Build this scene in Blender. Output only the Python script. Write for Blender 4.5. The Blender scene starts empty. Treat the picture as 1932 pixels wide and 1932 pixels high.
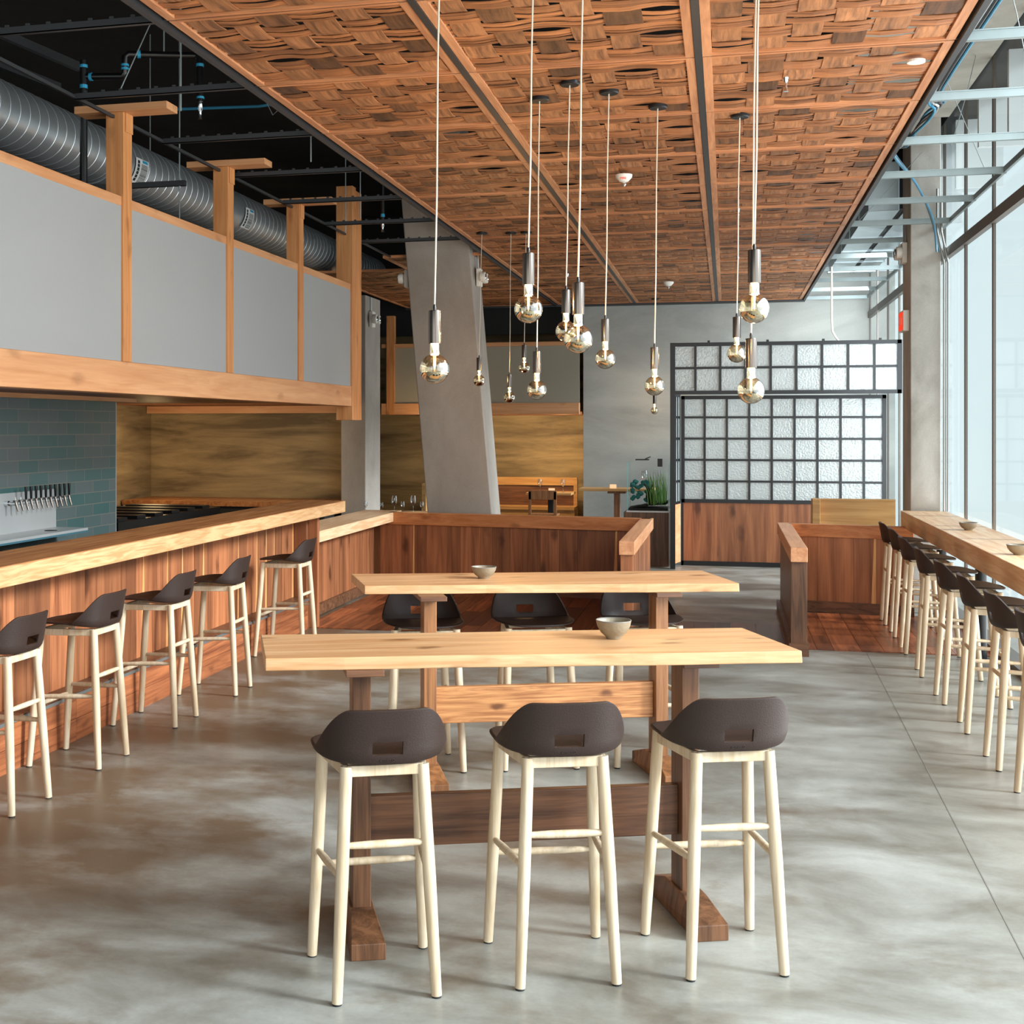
import bpy, bmesh, math, random
from mathutils import Vector, Matrix
C = bpy.context.scene.collection
S = bpy.context.scene
R = math.radians
PI = math.pi

# ------------------------------------------------------------------ camera, world, light, exposure
YAW = math.atan(611 / 2450)
cam = bpy.data.cameras.new('camera'); co = bpy.data.objects.new('camera', cam); C.objects.link(co)
co.location = (0, 0, 1.76); co.rotation_euler = (PI / 2, 0, YAW)
cam.sensor_width = 36; cam.sensor_fit = 'HORIZONTAL'
cam.lens = 2450 / 1932 * 36
cam.shift_x = (966 - 760) / 1932
cam.shift_y = -(966 - 806) / 1932
cam.clip_end = 200
S.camera = co
S.view_settings.view_transform = 'Standard'
S.view_settings.look = 'None'
S.view_settings.exposure = 0.0
S.view_settings.gamma = 1
S.view_settings.use_curve_mapping = False
S.cycles.use_denoising = True
S.cycles.max_bounces = 7
S.cycles.diffuse_bounces = 4
S.cycles.glossy_bounces = 3
S.cycles.transparent_max_bounces = 16
S.cycles.sample_clamp_indirect = 6
S.cycles.caustics_reflective = False
S.cycles.caustics_refractive = False

w = bpy.data.worlds.new('daylight'); S.world = w; w.use_nodes = True
w.node_tree.nodes['Background'].inputs[0].default_value = (0.66, 0.80, 0.83, 1)
w.node_tree.nodes['Background'].inputs[1].default_value = 1.2

def sun(name, rot, energy, angle, col):
    l = bpy.data.lights.new(name, 'SUN'); l.energy = energy; l.angle = angle; l.color = col
    o = bpy.data.objects.new(name, l); C.objects.link(o); o.rotation_euler = rot
    return o
def area(name, loc, target, sx, sy, energy, col):
    l = bpy.data.lights.new(name, 'AREA'); l.shape = 'RECTANGLE'; l.size = sx; l.size_y = sy
    l.energy = energy; l.color = col
    o = bpy.data.objects.new(name, l); C.objects.link(o); o.location = loc
    d = Vector(target) - Vector(loc); o.rotation_euler = d.to_track_quat('-Z', 'Y').to_euler()
    return o
def point(name, loc, energy, col, r=0.03, parent=None):
    l = bpy.data.lights.new(name, 'POINT'); l.energy = energy; l.color = col; l.shadow_soft_size = r
    o = bpy.data.objects.new(name, l); C.objects.link(o); o.location = loc; o.parent = parent
    return o
def spot(name, loc, target, energy, col, ang=110, r=0.06):
    l = bpy.data.lights.new(name, 'SPOT'); l.energy = energy; l.color = col; l.shadow_soft_size = r
    l.spot_size = R(ang); l.spot_blend = 0.9
    o = bpy.data.objects.new(name, l); C.objects.link(o); o.location = loc
    d = Vector(target) - Vector(loc); o.rotation_euler = d.to_track_quat('-Z', 'Y').to_euler()
    return o
DAY = (0.86, 0.95, 1.0)
WARM = (1.0, 0.72, 0.40)
sd = Vector((-1.0, 0.12, -0.42))
sun('sun', sd.to_track_quat('-Z', 'Y').to_euler(), 6.0, R(12), DAY)
# daylight of the window bays beside the photographer, then two added fill lamps
area('daylight_near_windows', (2.3, 4.4, 2.4), (-3, 4.8, 0.9), 8.6, 4.2, 450, DAY)
area('upward_fill_outside', (3.6, 9.0, 0.25), (-1.4, 9.0, 5.2), 12.0, 1.6, 260, (1.0, .98, .94))  # unseen lamp added outside to brighten edge beam and studs from below
area('rear_fill', (-0.6, -3.2, 2.6), (-1.6, 8, 1.6), 5.5, 3.6, 190, (1.0, 0.95, 0.9))  # soft fill added behind the camera, no window stands there
# daylight of the far window bays, turned along the room
area('daylight_far_windows', (1.98, 15.4, 2.2), (-3.5, 20.0, 1.6), 1.6, 3.4, 95, DAY)
area('daylight_corner_windows', (1.9, 18.6, 2.6), (-0.5, 20.6, 2.0), 1.4, 3.0, 80, DAY)
# warm lamps of the kitchen and of the dining alcove
area('kitchen_lamp', (-6.2, 14.3, 1.95), (-6.2, 15.6, 0.6), 2.4, 0.2, 17, WARM)
point('kitchen_wall_lamp', (-6.9, 14.9, 1.2), 6, (1, .68, .32), 0.15)
area('alcove_lamp', (-3.1, 20.4, 1.9), (-3.1, 22.0, 0.4), 1.5, 0.2, 40, WARM)
point('alcove_table_lamp', (-2.55, 20.9, 1.7), 7, (1, .6, .25), 0.1)
point('dining_lamp', (-4.5, 19.0, 1.9), 12, (1, .66, .32), 0.1)

# ------------------------------------------------------------------ materials
def lin(r, g, b):
    f = lambda v: (v / 255 / 12.92) if v / 255 <= 0.04045 else ((v / 255 + 0.055) / 1.055) ** 2.4
    return (f(r), f(g), f(b), 1)
def newmat(name):
    m = bpy.data.materials.new(name); m.use_nodes = True
    return m, m.node_tree.nodes, m.node_tree.links, m.node_tree.nodes['Principled BSDF']
def flat(name, col, rough=0.5, metal=0.0, noise=0.0, nscale=30, bump=0.0, spec=0.5):
    m, n, l, b = newmat(name)
    b.inputs['Roughness'].default_value = rough; b.inputs['Metallic'].default_value = metal
    b.inputs['Specular IOR Level'].default_value = spec
    b.inputs['Base Color'].default_value = col
    if noise or bump:
        tc = n.new('ShaderNodeTexCoord'); nz = n.new('ShaderNodeTexNoise')
        nz.inputs['Scale'].default_value = nscale; nz.inputs['Detail'].default_value = 4
        l.new(tc.outputs['Object'], nz.inputs['Vector'])
        if noise:
            r = n.new('ShaderNodeMapRange'); r.inputs[3].default_value = 1 - noise; r.inputs[4].default_value = 1 + noise
            l.new(nz.outputs['Fac'], r.inputs[0])
            mx = n.new('ShaderNodeVectorMath'); mx.operation = 'SCALE'; mx.inputs[0].default_value = col[:3]
            l.new(r.outputs[0], mx.inputs['Scale']); l.new(mx.outputs[0], b.inputs['Base Color'])
        if bump:
            bp = n.new('ShaderNodeBump'); bp.inputs['Strength'].default_value = bump; bp.inputs['Distance'].default_value = 0.01
            l.new(nz.outputs['Fac'], bp.inputs['Height']); l.new(bp.outputs[0], b.inputs['Normal'])
    return m
def wood(name, light, dark, axis='X', scale=1.0, rough=0.45, knots=0.0, contrast=1.0, tone_amt=0.35, swirl=1.2, spec=0.4):
    """grain along axis; face attribute 'tone' (-1..1) varies each board and shifts its grain"""
    m, n, l, b = newmat(name)
    b.inputs['Roughness'].default_value = rough; b.inputs['Specular IOR Level'].default_value = spec
    tc = n.new('ShaderNodeTexCoord'); at = n.new('ShaderNodeAttribute'); at.attribute_name = 'tone'
    oi = n.new('ShaderNodeObjectInfo')
    sh = n.new('ShaderNodeMath'); sh.operation = 'MULTIPLY'; sh.inputs[1].default_value = 37.0
    l.new(at.outputs['Fac'], sh.inputs[0])
    sh2 = n.new('ShaderNodeMath'); sh2.operation = 'MULTIPLY_ADD'; sh2.inputs[1].default_value = 11.0
    l.new(oi.outputs['Random'], sh2.inputs[0]); l.new(sh.outputs[0], sh2.inputs[2])
    ad = n.new('ShaderNodeVectorMath'); ad.operation = 'ADD'
    l.new(tc.outputs['Object'], ad.inputs[0]); l.new(sh2.outputs[0], ad.inputs[1])
    mp = n.new('ShaderNodeMapping'); lo, hi = 1.1 * scale, 16 * scale
    mp.inputs['Scale'].default_value = {'X': (lo, hi, hi), 'Y': (hi, lo, hi), 'Z': (hi, hi, lo)}[axis]
    l.new(ad.outputs[0], mp.inputs['Vector'])
    n1 = n.new('ShaderNodeTexNoise'); n1.inputs['Scale'].default_value = 1.0; n1.inputs['Detail'].default_value = 5
    n1.inputs['Distortion'].default_value = swirl; l.new(mp.outputs[0], n1.inputs['Vector'])
    mp2 = n.new('ShaderNodeMapping'); lo, hi = 5 * scale, 120 * scale
    mp2.inputs['Scale'].default_value = {'X': (lo, hi, hi), 'Y': (hi, lo, hi), 'Z': (hi, hi, lo)}[axis]
    l.new(ad.outputs[0], mp2.inputs['Vector'])
    n2 = n.new('ShaderNodeTexNoise'); n2.inputs['Scale'].default_value = 1.0; n2.inputs['Detail'].default_value = 3
    l.new(mp2.outputs[0], n2.inputs['Vector'])
    mix = n.new('ShaderNodeMath'); mix.operation = 'MULTIPLY_ADD'; mix.inputs[1].default_value = 0.35
    l.new(n2.outputs['Fac'], mix.inputs[0]); l.new(n1.outputs['Fac'], mix.inputs[2])
    rp = n.new('ShaderNodeValToRGB'); cr = rp.color_ramp
    lo_, hi_ = 0.67 - 0.17 / contrast, 0.67 + 0.17 / contrast
    cr.elements[0].position = lo_; cr.elements[0].color = dark
    cr.elements[1].position = hi_; cr.elements[1].color = light
    l.new(mix.outputs[0], rp.inputs[0])
    out = rp.outputs[0]
    if knots:
        vo = n.new('ShaderNodeTexVoronoi'); vo.inputs['Scale'].default_value = 1.0
        mk = n.new('ShaderNodeMapping'); a, c_ = 2.8 * scale, 7.0 * scale
        mk.inputs['Scale'].default_value = {'X': (a, c_, c_), 'Y': (c_, a, c_), 'Z': (c_, c_, a)}[axis]
        wn = n.new('ShaderNodeTexNoise'); wn.inputs['Scale'].default_value = 9; l.new(ad.outputs[0], wn.inputs['Vector'])
        wv = n.new('ShaderNodeVectorMath'); wv.operation = 'MULTIPLY_ADD'; wv.inputs[1].default_value = (.06, .06, .06)
        l.new(wn.outputs['Color'], wv.inputs[0]); l.new(ad.outputs[0], wv.inputs[2])
        l.new(wv.outputs[0], mk.inputs['Vector']); l.new(mk.outputs[0], vo.inputs['Vector'])
        kr = n.new('ShaderNodeMapRange'); kr.inputs[1].default_value = 0.05; kr.inputs[2].default_value = 0.24; kr.interpolation_type = 'SMOOTHSTEP'
        kr.inputs[3].default_value = knots; kr.inputs[4].default_value = 0.0
        l.new(vo.outputs['Distance'], kr.inputs[0])
        km = n.new('ShaderNodeMixRGB'); km.inputs[2].default_value = (dark[0] * .35, dark[1] * .3, dark[2] * .25, 1)
        l.new(kr.outputs[0], km.inputs[0]); l.new(out, km.inputs[1]); out = km.outputs[0]
    tm = n.new('ShaderNodeMath'); tm.operation = 'MULTIPLY_ADD'; tm.inputs[1].default_value = tone_amt; tm.inputs[2].default_value = 1.0
    l.new(at.outputs['Fac'], tm.inputs[0])
    sc = n.new('ShaderNodeVectorMath'); sc.operation = 'SCALE'; l.new(out, sc.inputs[0]); l.new(tm.outputs[0], sc.inputs['Scale'])
    l.new(sc.outputs[0], b.inputs['Base Color'])
    bp = n.new('ShaderNodeBump'); bp.inputs['Strength'].default_value = 0.12; bp.inputs['Distance'].default_value = 0.004
    l.new(mix.outputs[0], bp.inputs['Height']); l.new(bp.outputs[0], b.inputs['Normal'])
    return m
def concrete(name, a, b_, scale=1.4, rough=0.6, stretch=(1, 1, 1), bump=0.15, contrast=1.0, c3=None, spec=0.4):
    m, n, l, b = newmat(name)
    b.inputs['Roughness'].default_value = rough; b.inputs['Specular IOR Level'].default_value = spec
    tc = n.new('ShaderNodeTexCoord'); mp = n.new('ShaderNodeMapping'); mp.inputs['Scale'].default_value = stretch
    l.new(tc.outputs['Object'], mp.inputs['Vector'])
    n1 = n.new('ShaderNodeTexNoise'); n1.inputs['Scale'].default_value = scale; n1.inputs['Detail'].default_value = 7
    n1.inputs['Roughness'].default_value = 0.62; n1.inputs['Distortion'].default_value = 0.4
    l.new(mp.outputs[0], n1.inputs['Vector'])
    rp = n.new('ShaderNodeValToRGB'); cr = rp.color_ramp
    cr.elements[0].position = 0.5 - 0.17 / contrast; cr.elements[0].color = b_
    cr.elements[1].position = 0.5 + 0.17 / contrast; cr.elements[1].color = a
    l.new(n1.outputs['Fac'], rp.inputs[0]); out = rp.outputs[0]
    if c3:
        n3 = n.new('ShaderNodeTexNoise'); n3.inputs['Scale'].default_value = scale * 0.6; n3.inputs['Detail'].default_value = 9; n3.inputs['Roughness'].default_value = 0.65
        l.new(mp.outputs[0], n3.inputs['Vector'])
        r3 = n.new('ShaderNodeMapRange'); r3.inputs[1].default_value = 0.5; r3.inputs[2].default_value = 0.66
        if name == 'polished_concrete':      # brown stains, thickened toward the bar to paint in the dimmer warm light there
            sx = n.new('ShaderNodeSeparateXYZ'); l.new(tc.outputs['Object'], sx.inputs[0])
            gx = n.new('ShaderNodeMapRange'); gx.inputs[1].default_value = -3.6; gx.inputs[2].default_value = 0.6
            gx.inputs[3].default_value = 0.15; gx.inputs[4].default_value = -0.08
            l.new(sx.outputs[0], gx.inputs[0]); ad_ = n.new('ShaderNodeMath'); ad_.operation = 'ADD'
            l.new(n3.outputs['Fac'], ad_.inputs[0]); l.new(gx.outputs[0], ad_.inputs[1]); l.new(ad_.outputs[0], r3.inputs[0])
        else: l.new(n3.outputs['Fac'], r3.inputs[0])
        mx = n.new('ShaderNodeMixRGB'); mx.inputs[2].default_value = c3
        l.new(r3.outputs[0], mx.inputs[0]); l.new(out, mx.inputs[1]); out = mx.outputs[0]
    n2 = n.new('ShaderNodeTexNoise'); n2.inputs['Scale'].default_value = 60; n2.inputs['Detail'].default_value = 2
    l.new(tc.outputs['Object'], n2.inputs['Vector'])
    r2 = n.new('ShaderNodeMapRange'); r2.inputs[3].default_value = 0.9; r2.inputs[4].default_value = 1.1
    l.new(n2.outputs['Fac'], r2.inputs[0])
    sc = n.new('ShaderNodeVectorMath'); sc.operation = 'SCALE'; l.new(out, sc.inputs[0]); l.new(r2.outputs[0], sc.inputs['Scale'])
    l.new(sc.outputs[0], b.inputs['Base Color'])
    bp = n.new('ShaderNodeBump'); bp.inputs['Strength'].default_value = bump; bp.inputs['Distance'].default_value = 0.01
    l.new(n1.outputs['Fac'], bp.inputs['Height']); l.new(bp.outputs[0], b.inputs['Normal'])
    return m

PINE = wood('pine_tabletop', lin(210, 168, 124), lin(180, 128, 82), 'X', 1.0, 0.35, knots=0.85, contrast=0.9)
PINEY = wood('pine_counter_y', lin(234, 200, 162), lin(214, 166, 122), 'Y', 1.3, 0.38, contrast=1.3)
BARTOP = wood('bar_top_fir', lin(172, 118, 72), lin(132, 80, 44), 'Y', 1.1, 0.4, contrast=1.1)
BAREDGE = wood('bar_edge_fir', lin(202, 162, 118), lin(182, 134, 90), 'Y', 1.6, 0.4, contrast=1.6, swirl=2.4)
FIRY = wood('fir_beam_y', lin(208, 156, 112), lin(184, 126, 82), 'Y', 0.8, 0.5, knots=0.35, contrast=0.7)
FIRX = wood('fir_beam_x', lin(208, 156, 112), lin(184, 126, 82), 'X', 0.8, 0.5, knots=0.3, contrast=0.7)
FIRZ = wood('fir_post_z', lin(206, 146, 92), lin(176, 112, 62), 'Z', 0.9, 0.5, knots=0.4, contrast=0.8)
RAILX = wood('cedar_rail_x', lin(198, 130, 80), lin(164, 96, 52), 'X', 0.9, 0.42, knots=0.5, contrast=0.9)
CAPY = wood('rail_cap_y', lin(216, 160, 118), lin(190, 128, 88), 'Y', 1.0, 0.4, contrast=0.9)
REDZ = wood('redwood_planks_z', lin(172, 110, 72), lin(110, 62, 38), 'Z', 0.55, 0.42, knots=0.8, contrast=0.75, tone_amt=0.55)
REDY = wood('redwood_boards_y', lin(168, 102, 64), lin(112, 60, 36), 'Y', 1.0, 0.42, knots=0.4, contrast=0.9)
SAPZ = wood('sapwood_plank_z', lin(228, 176, 116), lin(186, 122, 72), 'Z', 1.0, 0.42, contrast=0.9)
WALNUT = wood('walnut_timber_x', lin(118, 80, 56), lin(72, 46, 32), 'X', 1.2, 0.4, contrast=1.0)
WALNUTZ = wood('walnut_timber_z', lin(120, 82, 56), lin(76, 50, 34), 'Z', 1.2, 0.4, contrast=1.0)
OAKX = wood('knotty_oak_x', lin(196, 138, 88), lin(146, 92, 54), 'X', 1.3, 0.42, knots=0.9, contrast=1.1, swirl=3.5)
OAKZ = wood('oak_post_z', lin(160, 108, 68), lin(112, 72, 44), 'Z', 1.2, 0.42, contrast=1.0)
ASH = wood('ash_legs_z', lin(206, 189, 164), lin(186, 163, 132), 'Z', 1.6, 0.38, contrast=1.1)
PLYX = wood('pale_plywood_x', lin(196, 154, 98), lin(168, 122, 70), 'X', 0.5, 0.45, contrast=0.8, swirl=2.5)
FLOORW = wood('reclaimed_floor_y', lin(150, 84, 50), lin(78, 40, 24), 'Y', 1.0, 0.33, knots=0.3, contrast=0.8, tone_amt=0.78)
WEFT = wood('reclaimed_weft_x', lin(178, 116, 70), lin(112, 68, 40), 'X', 1.5, 0.55, knots=0.3, contrast=0.9, tone_amt=0.45)
WARP = wood('reclaimed_warp_y', lin(176, 120, 78), lin(108, 72, 46), 'Y', 1.5, 0.55, knots=0.4, contrast=0.9, tone_amt=0.6)
TRIMX = wood('ceiling_trim_x', lin(204, 138, 92), lin(164, 104, 66), 'X', 1.2, 0.5, contrast=0.9)
TRIMY = wood('ceiling_trim_y', lin(204, 146, 104), lin(166, 110, 74), 'Y', 1.2, 0.5, contrast=0.9)
SHELL = flat('brown_shell', lin(46, 32, 27), 0.5, 0, 0.1, 220, 0.12, 0.35)
RUBBER = flat('black_rubber', lin(28, 28, 28), 0.7)
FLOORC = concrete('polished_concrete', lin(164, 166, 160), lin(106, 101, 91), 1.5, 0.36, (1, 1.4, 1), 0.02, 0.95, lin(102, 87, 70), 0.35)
COLC = concrete('column_concrete', lin(170, 162, 153), lin(140, 131, 122), 1.8, 0.7, (1, 1, 0.6), 0.2, 0.8)
COLR = concrete('window_column_concrete', lin(204, 202, 196), lin(156, 152, 144), 2.2, 0.7, (1, 1, 0.6), 0.25, 0.9)
WALLC = concrete('wall_concrete', lin(188, 188, 181), lin(138, 140, 137), 0.9, 0.7, (0.5, 0.5, 1.3), 0.1, 0.8)
BEAMC = concrete('soffit_concrete', lin(190, 186, 176), lin(150, 146, 136), 1.5, 0.8, (1, 1, 1), 0.15, 0.8)
GOLDC = concrete('ochre_plaster', lin(166, 144, 104), lin(94, 78, 54), 1.3, 0.65, (0.5, 0.5, 4.0), 0.1, 1.0)
DECK = concrete('dark_deck', lin(52, 50, 48), lin(34, 33, 32), 1.2, 0.9, (1, 1, 1), 0.1, 0.8)
DARK = flat('near_black', lin(20, 19, 18), 0.8)
VOID = flat('black_wall', lin(12, 12, 12), 0.95)
FABRIC = flat('grey_fabric', lin(152, 154, 155), 0.9, 0, 0.05, 400, 0.2)
FABRICD = flat('grey_fabric_rear', lin(150, 146, 132), 0.9, 0, 0.05, 400, 0.2)
STEEL = flat('brushed_steel', lin(190, 192, 192), 0.4, 0.45, 0.08, 3)
GALV = flat('galvanised_steel', lin(176, 186, 190), 0.3, 0.85, 0.18, 6)
STUD = flat('zinc_stud', lin(140, 150, 150), 0.4, 0.6, 0.1, 12)
STUDD = flat('dark_steel_stud', lin(62, 63, 65), 0.45, 0.5)
DUCTM = flat('spiral_duct_steel', lin(196, 202, 206), 0.36, 0.8, 0.05, 2)
CHROME = flat('chrome', lin(225, 228, 230), 0.08, 1.0)
BLACKM = flat('black_steel', lin(24, 25, 27), 0.42, 0.3)
BLACKP = flat('black_plastic', lin(14, 14, 15), 0.3)
WHITEP = flat('white_plastic', lin(226, 222, 214), 0.45)
PAPER = flat('white_label', lin(222, 224, 222), 0.7)
INK = flat('label_ink', lin(30, 30, 32), 0.7)
BLUE = flat('blue_tape', lin(40, 150, 190), 0.5)
CORDM = flat('linen_cord', lin(206, 196, 176), 0.8)
SOCK = flat('smoked_socket', lin(96, 88, 82), 0.22, 0.9)
CLAY = flat('stoneware', lin(134, 122, 102), 0.45, 0, 0.14, 90, 0.15)
CLAYD = flat('stoneware_rim', lin(120, 116, 110), 0.3, 0, 0.1, 60)
MULL = flat('grey_mullion', lin(104, 98, 92), 0.5, 0.2)
PIERW = flat('white_pier', lin(224, 232, 234), 0.6)
CONDUIT = flat('conduit', lin(176, 180, 180), 0.3, 0.8)
WIREB = flat('blue_cable', lin(38, 110, 140), 0.5)
PLUM = flat('walnut_screen_frame', lin(22, 24, 27), 0.4, 0.2)

def glassy(name, tint, refl=0.12, rough=0.02):
    m = bpy.data.materials.new(name); m.use_nodes = True; n = m.node_tree.nodes; l = m.node_tree.links
    n.clear(); o = n.new('ShaderNodeOutputMaterial'); t = n.new('ShaderNodeBsdfTransparent'); t.inputs[0].default_value = tint
    g = n.new('ShaderNodeBsdfGlossy'); g.inputs['Roughness'].default_value = rough
    lw = n.new('ShaderNodeLayerWeight'); lw.inputs[0].default_value = 0.35
    mr = n.new('ShaderNodeMapRange'); mr.inputs[3].default_value = refl * .4; mr.inputs[4].default_value = min(1, refl * 5)
    l.new(lw.outputs['Facing'], mr.inputs[0])
    mx = n.new('ShaderNodeMixShader'); l.new(mr.outputs[0], mx.inputs[0]); l.new(t.outputs[0], mx.inputs[1]); l.new(g.outputs[0], mx.inputs[2])
    l.new(mx.outputs[0], o.inputs[0])
    return m
GLASS = glassy('clear_glass', (0.985, 0.99, 0.99, 1), 0.02)
WINEG = glassy('wine_glass_clear', (0.93, 0.95, 0.95, 1), 0.3)
BULBG = glassy('amber_bulb_glass', (0.98, 0.88, 0.68, 1), 0.26)
def emis(name, col, st):
    m = bpy.data.materials.new(name); m.use_nodes = True; n = m.node_tree.nodes; l = m.node_tree.links
    n.clear(); o = n.new('ShaderNodeOutputMaterial'); e = n.new('ShaderNodeEmission')
    e.inputs[0].default_value = col; e.inputs[1].default_value = st; l.new(e.outputs[0], o.inputs[0])
    return m
FILA = emis('filament_glow', (1, 0.62, 0.26, 1), 12)
EXITM = emis('exit_sign_red', (1, 0.05, 0.02, 1), 1.3)
LEDR = emis('indicator_red', (1, 0.1, 0.05, 1), 3)
DOWNL = emis('downlight_glow', (1, 0.5, 0.15, 1), 4)
CANDLE = emis('candle_glow', (1, 0.55, 0.3, 1), 1.2)
def frosted():
    m = bpy.data.materials.new('hammered_glass'); m.use_nodes = True; n = m.node_tree.nodes; l = m.node_tree.links
    n.clear(); o = n.new('ShaderNodeOutputMaterial')
    tl = n.new('ShaderNodeBsdfTranslucent'); tl.inputs[0].default_value = (0.78, 0.82, 0.81, 1)
    tp = n.new('ShaderNodeBsdfTransparent'); tp.inputs[0].default_value = (0.9, 0.94, 0.94, 1)
    gl = n.new('ShaderNodeBsdfGlossy'); gl.inputs['Roughness'].default_value = 0.16
    df = n.new('ShaderNodeBsdfDiffuse'); df.inputs[0].default_value = (0.78, 0.83, 0.83, 1)
    tc = n.new('ShaderNodeTexCoord'); nz = n.new('ShaderNodeTexNoise'); nz.inputs['Scale'].default_value = 45
    bp = n.new('ShaderNodeBump'); bp.inputs['Strength'].default_value = 0.8; bp.inputs['Distance'].default_value = 0.01
    l.new(tc.outputs['Object'], nz.inputs['Vector']); l.new(nz.outputs['Fac'], bp.inputs['Height'])
    for x in (tl, gl, df): l.new(bp.outputs[0], x.inputs['Normal'])
    m1 = n.new('ShaderNodeMixShader'); m1.inputs[0].default_value = 0.34; l.new(tl.outputs[0], m1.inputs[1]); l.new(tp.outputs[0], m1.inputs[2])
    m2 = n.new('ShaderNodeMixShader'); m2.inputs[0].default_value = 0.30; l.new(m1.outputs[0], m2.inputs[1]); l.new(df.outputs[0], m2.inputs[2])
    m3 = n.new('ShaderNodeMixShader'); m3.inputs[0].default_value = 0.12; l.new(m2.outputs[0], m3.inputs[1]); l.new(gl.outputs[0], m3.inputs[2])
    l.new(m3.outputs[0], o.inputs[0])
    return m
FROST = frosted()
def tiles():
    m, n, l, b = newmat('teal_tile')
    b.inputs['Roughness'].default_value = 0.28
    tc = n.new('ShaderNodeTexCoord'); mp = n.new('ShaderNodeMapping')
    mp.inputs['Rotation'].default_value = (R(90), 0, R(90)); mp.vector_type = 'TEXTURE'
    sx = n.new('ShaderNodeSeparateXYZ'); cb = n.new('ShaderNodeCombineXYZ')
    l.new(tc.outputs['Object'], sx.inputs[0]); l.new(sx.outputs[1], cb.inputs[0]); l.new(sx.outputs[2], cb.inputs[1])
    br = n.new('ShaderNodeTexBrick'); br.inputs['Scale'].default_value = 1.0
    br.inputs['Brick Width'].default_value = 0.305; br.inputs['Row Height'].default_value = 0.10
    br.inputs['Mortar Size'].default_value = 0.0035; br.inputs['Mortar Smooth'].default_value = 0.1
    br.inputs['Color1'].default_value = lin(62, 96, 95); br.inputs['Color2'].default_value = lin(92, 101, 102)
    br.inputs['Mortar'].default_value = lin(118, 116, 108)
    l.new(cb.outputs[0], br.inputs['Vector']); l.new(br.outputs['Color'], b.inputs['Base Color'])
    bp = n.new('ShaderNodeBump'); bp.invert = True; bp.inputs['Strength'].default_value = 0.4; bp.inputs['Distance'].default_value = 0.003
    l.new(br.outputs['Fac'], bp.inputs['Height']); l.new(bp.outputs[0], b.inputs['Normal'])
    return m
TILE = tiles()

def smooth(pts, k=6):
    """Catmull-Rom points through pts"""
    P = [Vector(p) for p in pts]; P = [P[0]] + P + [P[-1]]; out = []
    for i in range(1, len(P) - 2):
        for q in range(k):
            t = q / k; a, b, c, d = P[i - 1:i + 3]
            out.append(.5 * ((2 * b) + (c - a) * t + (2 * a - 5 * b + 4 * c - d) * t * t + (3 * b - a - 3 * c + d) * t ** 3))
    return out + [P[-2]]
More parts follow.
